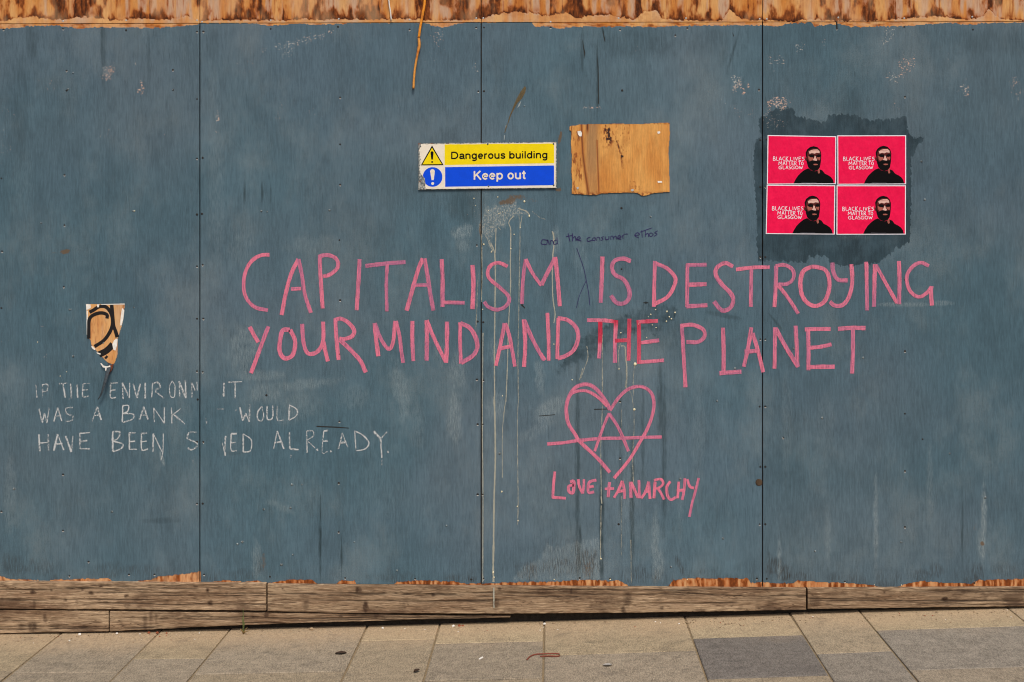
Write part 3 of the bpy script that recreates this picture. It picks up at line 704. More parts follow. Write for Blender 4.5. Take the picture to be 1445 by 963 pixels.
# timber planks along the foot
def plank_attr(tone, knots, seed):
    def f(px, py):
        kn = np.zeros(px.shape)
        for (x, y, rx, ry, a) in knots:
            q = np.sqrt(((px - x) / rx) ** 2 + ((py - y) / ry) ** 2) + (fbm(px / 3, py / 3) - .5) * .8
            kn = np.maximum(kn, a * (1 - sstep(.5, 1.3, q)))
        cr = np.zeros(px.shape)
        for k in range(9):
            yc = RNG.uniform(0.15, 0.9); xx0 = RNG.uniform(px.min(), px.max()); L = RNG.uniform(60, 260)
            ymid = py.min() + (py.max() - py.min()) * yc + (fbm(px / 60 + k * 9 + seed, px * 0 + k) - 0.5) * 5
            cr = np.maximum(cr, np.exp(-((py - ymid) / 0.75) ** 2) * (1 - sstep(L * .7, L, np.abs(px - xx0))) * .9)
        return {'wood': np.stack([kn, np.full(px.shape, tone), cr, np.ones(px.shape)], -1)}
    return f
L1 = lambda xs_, ys_: (lambda x: float(np.interp(x, xs_, ys_)))
rel = lambda px, py: (fbm(px / 40, py / 3) - 0.5) * 0.004
K1 = [(46,836,4,3,1),(72,833,2.5,2,.9),(116,833,2,2,.8),(129,837,4,3,1),(143,828,2.5,1.5,1),(92,847,3,2,.8),(178,841,4,2.5,.9),(276,828,3,1.2,1),(293,833,2.5,3,1),(297,851,3.5,4,1),(180,855,5,4,.7),(48,854,2,8,.6),(108,850,2,2,.5),(320,838,2,2,.6)]
K2 = [(505,833,5,5,1),(516,857,4,9,.9),(611,840,3,3,.9),(705,831,3,3,.8),(760,834,3,2,.6),(806,835,2,4,.8),(885,845,6,12,.6),(880,861,4,5,.8),(934,858,3,3,.7),(432,853,5,8,.6),(399,831,2,1.5,1),(430,842,8,3,.4),(1088,848,8,8,.4),(1060,846,30,3,.4),(570,855,3,6,.3),(960,838,30,6,.35),(700,853,5,9,.6),(1100,860,5,2,.8)]
K3 = [(1333,845,5,3,1),(1150,848,8,8,.6),(1248,836,2,1.5,.9),(1223,840,3,3,.5),(1390,846,3,2,.4),(1340,835,60,4,.4),(1180,838,20,3,.35)]
KQ1 = [(46,885,7,8,.8),(64,873,3,7,.6),(30,884,4,4,.5),(78,880,8,8,.35),(10,872,10,2,.5)]
KQ2 = [(205,878,3,12,.5,),(213,872,3,10,.5),(220,872,2,8,.4),(376,868,4,4,.8),(357,871,2,1.5,1),(481,870,4,1.5,.8),(531,868,4,5,.7),(170,876,5,2,.4),(260,868,3,2,.5)]
def plank(x0, x1, T, B, nx, ny, d, th, tone, K, seed, label=None):
    o = sheet('timber_plank', T, B, x0, x1, nx, ny, d, th, M_plank, hoard, plank_attr(tone, K, seed), bevel=0.002, edge=1.0, relief=rel)
    if label: o['label'] = label
plank(-330, 375.2, L1([-330, 0, 376], [820, 821.5, 824]), L1([-330, 0, 376], [857, 859.5, 862]), 420, 24, 0.024, 0.05, 1.12, K1, 1, 'pale weathered upper plank at the left')
plank(377.4, 1137.5, L1([377, 480, 720, 1138], [825, 826.5, 828, 830.8]), L1([377, 480, 700, 900, 1138], [863, 865.5, 866.5, 865, 861]), 480, 24, 0.022, 0.05, 0.98, K2, 2, 'long dark weathered plank in the middle')
plank(1140, 1720, L1([1140, 1445, 1720], [831, 829.5, 829]), L1([1140, 1445, 1720], [860, 856, 851]), 380, 22, 0.025, 0.05, 0.92, K3, 3, 'brown weathered plank at the right')
plank(-330, 153.2, L1([-330, 0, 154], [860.5, 861.5, 862.5]), L1([-330, 0, 154], [898, 894.5, 891.5]), 300, 20, 0.018, 0.045, 1.05, KQ1, 4, 'short lower plank at the far left')
plank(154.8, 720, L1([154, 480, 720], [862.8, 866.6, 870.6]), L1([154, 318, 400, 480, 560, 720], [891.5, 883.5, 880.5, 878, 875.5, 871.6]), 380, 14, 0.017, 0.045, 0.98, KQ2, 5, 'lower plank tapering to a thin wedge')

# screws
SCR = {0: [], 1: '278,45 278,140 278,224 278,303 278,376 278,450 278,524 279,564 278,624 278,711 91,247 91,318 90,405 89,670 89,749 98,813 125,793 182,811 2,252 3,355 2,435 2,722 94,128 94,100 244,99 244,127 5,42 178,43 89,41 218,811',
  2: '287,45 286,223 285,302 286,374 287,450 286,525 287,624 286,711 288,811 480,138 480,204 480,261 479,339 480,424 479,500 376,558 479,595 478,682 478,751 487,816 381,814 586,817 382,41 578,42 477,38 672,39 675,129 673,346 674,454 673,536 674,599 674,698 665,818',
  3: '683,39 683,129 682,345 682,455 682,537 681,599 681,698 682,817 878,128 877,380 877,294 875,567 875,647 873,740 777,39 875,42 970,40 953,50 1071,127 1073,198 1073,264 1073,363 1073,479 1072,574 1073,659 1072,740 1068,817 818,816 861,817',
  4: '1082,197 1080,264 1080,363 1080,479 1080,574 1080,659 1080,740 1082,817 1277,137 1277,395 1277,496 1277,584 1277,665 1277,744 1192,821 1375,823 1181,41 1276,38 1373,42 1302,620 1105,618'}
boards = [o for o in hoard.children if o.name.startswith('painted_board')]
boards.sort(key=lambda o: o.location.x)
def dimple(m, px, py, r, d=0.0003):
    c = P(px, py, d); n = 8
    V = [(c[0] + r * math.cos(2*math.pi*k/n), c[1], c[2] + r * math.sin(2*math.pi*k/n)) for k in range(n)] + \
        [(c[0] + .55*r * math.cos(2*math.pi*k/n), c[1] - 0.0008, c[2] + .55*r * math.sin(2*math.pi*k/n)) for k in range(n)]
    F = [(k, n + k, n + (k+1) % n, (k+1) % n) for k in range(n)] + [tuple(n + k for k in range(n))[::-1]]
    m.add(V, [f[::-1] for f in F])
for i, s in SCR.items():
    if not s: continue
    m = MB(); rim = MB()
    for q in s.split():
        x, y = map(float, q.split(',')); r = random.uniform(1.25, 1.8) * S
        dimple(m, x, y, r)
        if random.random() < .6: rim.poly([(x - 1.6, y + .9), (x, y + 2.3), (x + 1.7, y + 1.0), (x, y + 1.5)], 0.0006)
    tag(m.build('screw', M_screw, boards[i]), kind='stuff'); tag(rim.build('chipped_rim', M_white, boards[i]), kind='stuff')
m = MB()
for q in '672,26 682,26 382,29 478,27 178,29 278,29 89,30 285,31 578,28 777,31 873,26 968,26 1072,27 1082,27 1183,25 1276,26 1372,24'.split():
    x, y = map(float, q.split(',')); dimple(m, x, y, 1.3 * S)
m.build('upper_screws', M_galv, hoard)['kind'] = 'stuff'
PIMP = {1: '188,298 58,315 103,103 96,126 244,127 103,503 189,434 98,437 146,484 20,690 158,722 100,437', 2: '369,298 377,299 465,297 412,684 426,684 372,719 410,717 413,783 397,797 342,765 560,805 335,768 500,765 630,742', 3: '918,306 705,640 740,150 1012,566 1037,520 960,676 1020,760 947,800', 4: '1300,228 1218,505 1104,618 1160,590 1340,640 1390,702 1150,778 1272,765 1305,282 1120,492'}
for i, q_ in PIMP.items():
    m = MB()
    for q in q_.split():
        x, y = map(float, q.split(',')); rr_ = random.uniform(1.0, 1.9) * S; m.blob(P(x, y, 0.0), rr_ * 1.2, 0.0032, rr_, jit=.2)
    tag(m.build('painted_over_nail', M_board, boards[i], smooth=True), kind='stuff')
# big round plug beside the right joint
m = MB(); c = P(1071, 681, 0.0); n = 14
m.tube([(c[0], 0.0, c[2]), (c[0], -0.002, c[2]), (c[0], -0.0035, c[2])], [5.0*S, 4.8*S, 3.6*S], n); m.build('knot_plug', M_stud, hoard)

# ------------------------------------------------------------------ writing on the boards
def write(name, label, letters, width, mat, **kw):
    strokes = [s for L in letters for s in L]
    x = sum(p[0] for s in strokes for p in s) / sum(len(s) for s in strokes); y = max(p[1] for s in strokes for p in s)
    root = empty(name, P(x, y), hoard); root['label'] = label
    for L in letters: ribbon_obj('letter', L, width, mat, root, **kw)
    return root
A4 = lambda s: R(320, 340, 4.8167, s); A5 = lambda s: R(600, 340, 4.8167, s); A6 = lambda s: R(820, 340, 4.3767, s); A7 = lambda s: R(1050, 340, 4.3767, s)
A8 = lambda s: R(740, 520, 4.1867, s); A9 = lambda s: R(30, 400, 3.703, s); A10 = lambda s: R(260, 520, 4.661, s); A1 = lambda s: R(570, 160, 3.705, s)
write('slogan_line', 'upper line of the pink slogan, ending above the word planet', [
  A4('290,95 240,97 190,120 145,170 120,240 115,310 125,370 155,420 200,455 280,472'),
  A4('487,125 440,220 405,340 372,505;487,125 510,230 530,360 572,490;437,328 505,325'),
  A4('632,95 637,230 652,460;632,105 680,97 735,115 758,155 745,195 700,230 655,243'),
  A4('903,125 895,270 883,472'), A4('942,172 1080,155 1215,145;1090,160 1085,300 1088,480'),
  A4('1333,120 1300,200 1265,320 1222,475;1345,120 1365,240 1385,370 1405,475;1275,303 1385,300'),
  A5('112,125 118,280 118,450;118,420 190,420 268,422'), A5('322,165 328,300 322,465'),
  A5('560,175 500,150 450,165 425,210 440,260 510,320 560,370 570,410 540,450 485,468 430,450 400,415'),
  A5('683,125 665,260 658,430;683,125 730,220 790,305;790,300 830,220 885,115;885,110 900,260 915,445'),
  A5('1205,108 1200,260 1193,422'), A5('1398,140 1350,122 1290,135 1270,180 1290,230 1350,265 1385,330 1385,390 1350,425 1300,420 1262,372'),
  A6('457,125 452,260 450,408;460,140 530,170 582,230 570,290 530,350 450,392'),
  A6('657,145 655,280 655,410;650,150 775,148;665,272 775,268;650,405 780,398'),
  A6('938,160 890,138 840,165 832,210 870,270 920,320 940,365 920,415 870,430 820,375'),
  A6('957,178 1060,165 1165,163;1052,175 1050,290 1048,408'),
  A7('198,155 195,280 188,410;195,155 250,150 300,180 305,230 270,265 205,270;210,275 270,350 335,450'),
  A7('415,160 365,190 348,260 360,340 400,390 450,402 500,370 525,300 525,230 500,180 450,163 415,160'),
  A7('545,135 550,190 580,240 640,245;663,145 668,250 650,340 610,395 560,400 530,375'),
  A7('755,130 758,280 760,430'), A7('808,145 805,270 803,408;815,150 880,270 945,385;957,125 960,260 957,392'),
  A7('1142,155 1090,135 1040,160 1005,220 1015,290 1050,335 1090,345 1130,320 1158,285;1157,280 1155,330 1160,400')],
  5.5, M_marker, rough=0.3, tone=(.25, .75))
write('slogan_line', 'lower line of the pink slogan, with a redder word in its middle', [
  A4('155,585 190,650 215,690;283,582 235,710 165,900'), A4('430,605 380,610 362,680 358,740 375,785 405,800 445,780 462,730 462,670 430,605'),
  A4('513,565 520,680 540,750 570,770 620,750 655,680 655,550;655,680 670,750 687,820'),
  A4('738,530 745,660 760,810;730,540 775,530 830,560 865,610 850,650 800,668 765,665;770,675 850,750 910,820 945,895'),
  A4('1005,560 1015,670 1030,785;1005,560 1050,670 1100,735 1130,690 1145,545;1150,545 1175,650 1185,740 1200,830'),
  A4('1262,545 1262,680 1268,818'), A5('10,540 12,680 10,815;10,540 60,660 140,825;148,550 148,700 142,830'),
  A5('238,555 238,690 243,835;238,560 300,590 340,650 355,720 325,780 243,830'),
  A5('540,560 515,690 480,850;545,560 575,660 610,855;500,735 590,715'),
  A5('670,535 680,690 672,858;675,540 730,670 805,810;830,490 838,650 840,815;785,770 815,812'),
  A5('905,525 900,670 898,805;900,525 970,540 1025,590 1040,660 1010,740 960,780 900,800')], 5.6, M_marker, rough=0.3, tone=(.3, .8))
tr = write('slogan_word', 'the slogan word written over in redder marker', [], 5, M_marker) if False else None
L2 = [o for o in hoard.children if o.name.startswith('slogan_line')][-1]
for st, tn in ((A5('1100,540 1190,540;1170,540 1230,543 1290,550;1190,550 1190,640 1188,700;1188,690 1186,730 1182,800'), ((.4, .6), (.6, .95), (.97, .93), (.92, .3))),
               (A5('1298,540 1294,620;1294,600 1290,700 1290,830;1290,680 1385,675;1388,530 1385,680 1382,815'), ((.97, .80), (.80, .2), (.95, .90), (.93, .88))),
               (A6('355,490 358,620 357,760;355,500 415,498;400,498 475,495;370,630 482,615;357,750 430,745 512,738'), ((.94, .90), (.85, .93), (.92, .88), (.85, .4), (.88, .5)))):
    ribbon_obj('letter', st, 5.6, M_marker, L2, tones=tn, rough=0.25)
for st in (A6('622,515 630,650 645,905;615,525 690,520 755,550 760,595 720,625 650,625'), A6('877,537 880,680 880,810;855,818 990,808'),
           A6('1052,535 1035,640 1005,778;1060,570 1095,690 1125,812;1010,685 1090,680'),
           A7('190,535 190,660 188,790;195,540 260,660 335,780;318,525 325,650 330,780'),
           A7('395,550 398,670 397,800;375,548 450,545 535,545;400,662 470,655 540,640;390,780 560,778'),
           A7('580,545 665,538 750,540;672,545 672,680 667,820')):
    ribbon_obj('letter', st, 5.5, M_marker, L2, rough=0.25)
heart = empty('heart_emblem', P(860, 675), hoard); heart['label'] = 'pink heart with a crossed letter A drawn inside it'
ribbon_obj('heart_outline', A8('505,245 490,210 450,150 400,105 350,95 300,115 265,165 248,230 258,320 300,390 325,430 400,500 450,550 505,615;262,170 285,145 330,132 380,138 440,175 490,225;505,250 560,170 620,120 690,108 745,140 765,200 755,280 720,370 680,440 620,540 530,650'), 4.7, M_marker, heart, tone=(.4, .7))
ribbon_obj('letter', A8('500,265 465,350 415,490;500,265 560,360 615,490'), 4.4, M_marker, heart, tone=(.2, .5))
ribbon_obj('crossbar', A8('135,447 230,440 310,428 450,415 600,412 700,408 812,406'), 4.7, M_marker, heart, tone=(.4, .6))
write('small_pink_writing', 'small pink words under the heart', [
  A8('180,610 172,690 168,765;165,762 245,768'), A8('270,672 290,668 292,700 286,735 264,728 262,698 292,690'), A8('318,655 325,700 345,740;345,740 350,700 352,655'),
  A8('425,660 385,672 375,710 382,735 412,730;382,702 410,697'), A8('503,672 498,715 495,762;475,712 530,710'),
  A8('578,665 560,710 530,765;578,665 590,720 592,772;555,728 590,722'), A8('625,670 630,765;630,672 652,722 672,765;676,660 680,768'),
  A8('735,670 715,730 690,768;735,670 742,772;708,730 742,725'), A8('772,670 765,768;765,662 805,655 820,680 795,706 768,710;790,712 808,740 826,775'),
  A8('862,668 842,700 845,750 865,775 895,762'), A8('912,670 905,768;948,650 945,710 932,778;900,724 945,718'), A8('962,655 978,698 1002,708;1030,648 1012,720 990,800 975,878')],
  3.9, M_marker, tone=(.4, .8), rough=.2)
CK = dict(base=0.0008, rough=0.7, jit=.3, step=0.8, seg=4)
write('chalk_line', 'upper line of the faint white chalk writing, partly rubbed away', [
  A9('75,525 82,598'), A9('110,528 112,598;108,530 138,530 133,562 112,565'), A9('197,525 240,522;218,528 224,560 230,598'), A9('258,525 262,598;292,530 295,598'),
  A9('322,528 322,590 352,590;325,525 358,523;322,558 348,556'), A9('467,523 466,560 468,598 495,596;467,523 505,520;468,560 492,557'),
  A9('528,520 532,605;528,520 565,600;565,600 567,520'), A9('585,525 605,600;605,600 622,525'), A9('648,520 648,602'),
  A9('685,525 682,600;685,525 712,518 725,540 700,560;700,565 745,600'), A9('790,510 775,540 780,590 800,592 803,540 790,510'),
  A9('825,512 828,595;825,512 860,600;860,600 858,508'), A9('890,515 893,598;918,515 920,560;893,520 908,560')], 2.4, M_chalk, tone=(.42, .75), **CK)
write('chalk_line', 'middle line of the faint white chalk writing', [
  A10('262,95 260,185;250,165 260,185'), A10('290,92 380,88;335,95 335,198'),
  A9('92,655 110,728;110,728 122,680;122,680 135,730;135,730 145,650'), A9('190,650 170,722;190,650 212,720;178,695 208,690'), A9('268,648 235,655 238,680 270,695 262,718 230,722'),
  A9('398,645 370,722;398,645 418,715;378,692 412,688'), A9('530,640 528,725;530,640 560,640 555,670 530,680;530,680 585,685 580,710 530,728'),
  A9('640,645 618,712;640,645 662,712;625,690 655,688'), A9('692,650 695,725;692,650 748,732;748,732 748,648'), A9('785,650 787,732;832,655 790,690;800,688 855,735'),
  A10('365,255 385,345;385,345 405,295;405,295 428,352;428,352 432,238'), A10('510,250 482,290 485,335 510,345 522,310 510,250'), A10('545,248 545,325 560,338 582,320 582,245'),
  A10('612,250 612,338 655,340'), A10('692,240 688,340;690,240 740,270 738,310 690,342')], 2.4, M_chalk, tone=(.4, .8), **CK)
write('chalk_line', 'lowest line of the white chalk writing, ending in a full stop', [
  A9('92,790 97,878;140,790 142,875;95,835 142,832'), A9('190,788 170,875;190,788 222,872;178,840 215,838'), A9('232,798 262,882;262,882 270,798'),
  A9('305,785 308,865;308,865 358,865;305,785 358,780;308,828 345,822'), A9('478,775 478,878;478,775 515,778 505,810 480,825;480,825 530,840 520,865 478,880'),
  A9('565,780 565,868;565,868 605,868;565,780 598,782;567,828 595,825'), A9('628,785 630,868 662,866;628,785 660,783;630,828 655,825'), A9('690,785 688,880;690,785 735,880;742,785 740,880 730,925'),
  A9('915,778 880,780 868,810 910,830 920,850 890,870 870,860'), A10('272,445 265,540;250,490 264,550;268,550 270,575'), A10('308,432 308,535 345,542;308,432 345,430;308,490 338,488'),
  A10('387,430 388,550;385,430 440,470 435,540 390,552'), A10('612,412 588,530;612,412 655,530;595,490 640,482'), A10('692,420 695,530;695,530 752,535'),
  A10('805,412 808,555;805,412 845,412 850,445 812,470;815,480 860,525;872,530 878,542'), A10('918,412 908,550 945,548;918,412 945,410;912,480 945,478;962,540 966,552'),
  A10('1040,425 1015,530;1040,425 1075,520;1020,490 1060,488'), A10('1120,410 1130,540;1120,412 1175,440 1215,490 1190,530 1132,542'), A10('1245,415 1290,460;1335,415 1292,465;1292,465 1300,590;1338,542 1342,556')],
  2.6, M_chalk, tone=(.45, .85), **CK)
rem = empty('rubbed_chalk_marks', P(300, 610), hoard)
for s in ('218,268 262,268', '143,325 147,368', '335,285 345,265', '700,570 702,590', '1300,600 1300,640', '55,600 60,630'):
    ribbon_obj('chalk_mark', A10(s), 1.8, M_chalk, rem, tone=(.25, .4), **CK)
write('ink_note', 'small violet handwritten note between the sign and the slogan', [
  A1('752,665 725,662 718,682 745,685 752,662 760,687'), A1('765,687 766,668 778,668 784,686'), A1('800,682 785,685 786,668 802,662;800,650 803,684'),
  A1('858,628 868,670;848,645 885,638'), A1('882,628 882,670;882,655 895,645 900,668'), A1('905,660 922,655 915,645 903,660 928,668'),
  A1('975,648 958,655 962,670 982,665'), A1('990,652 984,662 998,665 1001,652 990,652'), A1('1008,667 1010,650 1022,650 1025,665'), A1('1045,645 1033,650 1042,658 1030,666'),
  A1('1052,645 1055,660 1070,658 1072,643'), A1('1082,662 1082,645 1092,643 1096,660;1096,650 1108,643 1114,660'), A1('1118,654 1135,648 1125,638 1118,654 1136,660'), A1('1146,657 1143,638;1145,645 1152,633 1172,632'),
  A1('1207,640 1232,635 1220,625 1207,640 1228,652'), A1('1243,613 1246,650;1235,622 1295,600'), A1('1262,612 1262,647;1262,637 1275,628 1280,646'), A1('1292,625 1282,634 1291,645 1303,635 1292,625'), A1('1327,615 1311,625 1324,632 1308,644')],
  1.15, M_ink, base=0.0010, jit=.15, seg=1, step=.7)
o = ribbon_obj('insertion_mark', A5('1030,50 1075,180 1095,270 1110,350 1120,440;1095,270 1050,370 1028,455'), 0.85, M_ink, hoard, seg=1)

# white paint runs below the sign and below the redder word
runs = empty('paint_runs', P(720, 830), hoard); runs['label'] = 'thin dried pale paint runs streaming down from below the sign'
B5 = lambda s: R(620, 260, 4.815, s); B6 = lambda s: R(620, 560, 3.32, s)
for s, wd, tn in ((B5('350,400 375,470 380,620 378,820 376,963 374,1200 376,1444') + [], 1.7, .6), (B6('257,0 261,150 262,300 256,500 254,700 252,800 254,868'), 2.2, .75),
                  (B5('505,215 472,260 485,310 484,440 482,560 484,680 478,800 470,963 466,1080 462,1250 452,1480'), 1.5, .7), (B6('313,0 300,100 295,200 295,380'), 1.2, .6), (B5('540,210 548,290 546,500 542,700 538,963 534,1150 536,1444'), 1.2, .4),
                  (B6('372,0 366,100 367,300 369,500 367,600'), 1.3, .45), (B5('562,215 550,295'), 1.2, .5), (B5('768,320 780,390 770,500 768,640 772,780 786,880 778,945'), 1.9, .7), (B5('775,330 778,400'), 2.6, .5),
                  (B5('288,340 290,600 286,800'), 1.2, .5), (R(620,0,1,'61.5,470 60.8,600 61.5,700 61.2,822'), 1.5, .6), (B5('262,640 252,963'), .9, .35), (R(600,340,4.8167,'362,220 345,560 350,800'), .8, .25),
                  (B5('535,165 590,185 615,215'), 1.6, .7), (B5('400,290 415,310'), 1.3, .6), (B5('365,440 350,465'), 2.4, .7), (B5('385,300 380,470'), 1.6, .5), (B5('320,360 355,440'), 1.3, .5), (B5('630,185 680,225 720,240'), .9, .35),
                  (A6('130,560 132,700 129,900'), 1.0, .35), (A6('35,650 42,720 20,790 -2,850'), 1.3, .4), (A6('245,650 270,655 275,720 283,800 278,930'), 1.7, .45), (A6('240,640 230,700 235,790'), 1.1, .45), (A6('332,770 322,860 325,960'), 1.0, .35),
                  (A6('265,600 232,655'), 1.2, .4), (A8('600,0 602,60 598,110 630,150 645,240 648,350 640,520 645,700'), 1.1, .3), (A8('460,0 462,120 458,300 452,420 452,600 455,780'), 1.2, .4), (A8('345,0 325,70'), 1.0, .4), (A8('575,240 572,400'), .7, .25), (R(640,700,4.5156,'940,0 945,50'), 2.0, .8), (R(640,700,4.5156,'940,60 938,240 936,400'), 1.2, .45), (R(640,700,4.5156,'1072,0 1068,380'), .8, .25), (R(640,700,4.5156,'1130,280 1132,560'), 1.6, .35)):
    for st in s: ribbon_obj('paint_run', [st], wd * .8, M_drip, runs, base=0.0004, tones=[tn - .06], jit=.35, rough=.3, seg=2)
ribbon_obj('paint_run', [[(696.8, 829.5), (696.7, 840), (697.2, 858)]], 1.6, M_drip, runs, base=0.0272, tones=[.5], jit=.3, seg=2)
m = MB()
SP = [(530,437,3.0),(580,443,2.2),(430,455,2),(460,425,2),(545,470,2),(558,482,2),(527,498,2),(463,537,2),(245,568,2),(333,762,5),(233,793,1.6),(405,598,1.5),(440,520,1.5),(415,470,1.3),(355,515,1.2)]
pts = [(820 + a / 4.3767, 340 + b / 4.3767, r) for a, b, r in SP] + [(740 + 650/4.1867, 520 + 243/4.1867, 4.2), (740 + 282/4.1867, 520 + 68/4.1867, 1.8), (709, 559, 1.6), (708, 694, 2.6), (781.5, 486, 2), (740+560/4.19, 521, 1.6), (848, 789, 2.4), (696, 808, 2.6), (697, 815, 2.2), (681, 828, 1.5), (730, 715, 1.8), (731, 735, 1.8)]
pts += [(620 + a / 4.815, 260 + b / 4.815, r) for a, b, r in [(235,98,2),(397,88,2),(577,118,3),(246,147,1.5),(405,200,2),(302,410,2.6),(485,440,2),(610,218,2.6),(550,296,1.8),(508,342,2),(355,462,2),(295,852,1.5),(335,180,1.5),(430,190,1.5)]]
pts += [(53,543-60,1.2),(85,531,1.5),(94,525,1.3),(190,298,1.7),(1272,826,1.5),(1234,825,1.2),(970,818,1.8),(782,818,1.8),(861,818,2.4)]
for x, y, r in pts:
    c = P(x, y, 0.001); m.blob(c, r * .42 * S * 1.2, 0.0015, r * .42 * S * random.uniform(.8, 1.5))
o = m.build('paint_fleck', M_cream, runs, smooth=True); tag(o, kind='stuff')
# splintered gouge above the sign, and short dark cracks
R7 = lambda s: R(560, 0, 4.814, s)
go = MB(); go.poly(R7('870,585 878,600 872,630 850,670 820,700 800,735 775,785 757,840 750,845 765,790 795,715 815,670 840,625')[0], 0.0012, th=0.001)
go.poly(R7('752,848 742,880 736,900 730,905 738,870 748,843')[0], 0.0012, th=0.001)
go.build('splintered_gouge', plain('dry_splinter', lin(92, 80, 56), .9, .3, 200), hoard)
go = MB(); go.poly(R7('845,685 835,720 818,735 828,708')[0], 0.0010); go.poly(R7('745,850 738,885 735,885 740,850')[0], 0.0010); go.poly(R7('735,920 730,955 726,955 729,920')[0], 0.0010)
go.build('pale_scratch', M_chalk if False else plain('pale_scrape', lin(140, 150, 152), .8), hoard)
cr = MB()
for s in (A8('85,280 180,272 182,276 85,284'), A8('410,240 495,238 495,243 412,245'), A10('870,378 1000,384 1085,391 1085,396 1000,391 870,386'), R(720,0,4.011,'528,185 535,215 539,238 534,236 529,215 526,190'), R(720,0,4.011,'1255,180 1268,205 1264,208'),
          R(720,0,4.011,'490,300 500,380 503,590 498,590 496,390'), R(720,0,4.011,'405,215 425,300 422,335 418,300'), R(1085,0,4.011,'380,122 388,122 389,165 384,172 380,165'), R(600,340,4.8167,'655,425 680,455 678,462 652,440'), A6('385,380 415,380 415,386 385,386'), A6('398,375 403,375 403,392 398,392')):
    cr.poly(s[0], 0.0006)
tag(cr.build('crack', M_crack_shade, hoard), kind='stuff')  # flat strips with the shade inside the cracks put into their colour

# torn patch at the left: bare ply under peeled paint, black brushwork, white paper scraps, a hanging strip
T11 = lambda s: R(90, 410, 5.6667, s)[0]
def wood_attr(fn): 
    def f(px, py):
        a, g, c = fn(px, py); z = np.zeros(px.shape)
        return {'coat': np.stack([z + 1, z, z, z], -1), 'wear': np.stack([z, z, z, z], -1), 'wood': np.stack([a, g, c, z + 1], -1)}
    return f
tp = grid_poly('torn_patch', T11('178,110 487,108 480,180 468,265 448,330 432,380 432,440 428,520 402,590 375,600 345,572 290,512 262,485 225,450 215,400 190,365 185,250'), 0.7, 0.0009, 0.0008, M_board, hoard,
     wood_attr(lambda px, py: (sstep(.55, .8, fbm(px / 3, py / 12)) * .5, sstep(.6, .8, fbm(px / 5 + 9, py / 20)) * .4 + np.where(px > 163, .35, 0), np.where(px < 160, .25, .1) + 0 * px)))
tp['label'] = 'torn patch of bare plywood with black brushed curves'
def sub_rib(name, strokes, w, mat): return ribbon_obj(name, strokes, w, mat, tp, base=0.0013, jit=.06, seg=2)
sub_rib('black_stroke', [T11('200,385 200,300 205,230 240,195 300,180 345,195 345,225')], 4.8, M_black_paint)
sub_rib('black_stroke', [T11('205,175 235,160 285,130 340,135 380,190 390,260 370,330 320,400 245,450')], 5.0, M_black_paint)
sub_rib('black_stroke', [T11('382,112 390,200 398,280 415,330 428,375')], 5.4, M_black_paint)
sub_rib('black_stroke', [T11('282,512 330,490 365,462 392,430')], 9.0, M_black_paint)
sub_rib('black_stroke', [T11('330,545 350,525')], 3.5, M_black_paint)
for s in ('178,110 213,112 216,140 195,152 180,158', '265,112 285,112 280,135 268,135', '466,140 484,160 476,230 462,280 450,280 456,200', '418,388 430,390 426,440 412,482 396,475 388,430 402,400', '220,445 235,450 252,470 245,478 225,462', '262,495 295,505 292,515 265,505', '182,160 192,165 190,280 193,360 184,355 182,250', '300,110 487,106 487,113 300,115'):
    sc = MB(); sc.poly(T11(s), 0.0019, th=0.0006); sc.build('paper_scrap', M_white, tp)
def curl(pts, wd, mat, name, out0=0.002, out1=0.03, mat2=None):
    line = smooth_line([(x, y) for x, y in pts], 1.0); n = len(line); m = MB(); V = []; F = []
    for i, p in enumerate(line):
        t = i / (n - 1); d = out0 + out1 * math.sin(t * math.pi * .8); wv = wd * (1 - t) ** .7 * (.55 if t > 0 else 1) + .9
        for j in range(5):
            c = (j / 4 - .5); V.append(P(p[0] + c * wv, p[1] + c * .4 * wv, d + 0.002 * math.cos(c * 3) + c * 0.004))
    for i in range(n - 1):
        for j in range(4): a = i * 5 + j; F.append((a, a + 5, a + 6, a + 1))
    N = len(V); V += [(x, y + 0.0012, z) for x, y, z in V]; F += [tuple(q + N for q in f[::-1]) for f in F[:]]
    for i in range(n - 1): a = i * 5; F += [(a, a + N, a + 5 + N, a + 5), (a + 4, a + 9, a + 9 + N, a + 4 + N)]
    m.add(V, F); return m.build(name, mat, hoard, smooth=True)
curl(T11('372,585 352,650 335,710 318,770 298,830 275,872'), 8.5, plain('peeled_veneer_back', lin(58, 66, 72), .7, .3, 90), 'hanging_strip')
m = MB(); m.poly(T11('372,600 398,585 388,630 368,660 350,700 358,650'), 0.010, th=.001); m.build('splinter', plain('red_brown_splinter', lin(110, 58, 40), .8, .3, 120), hoard)
m = MB(); m.poly(T11('292,585 302,582 318,602 345,608 370,600 372,612 335,620 312,615'), 0.012, th=.0008); m.poly(T11('330,620 345,625 340,650 332,640'), 0.012, th=.0008); m.build('paper_curl', M_white, hoard)

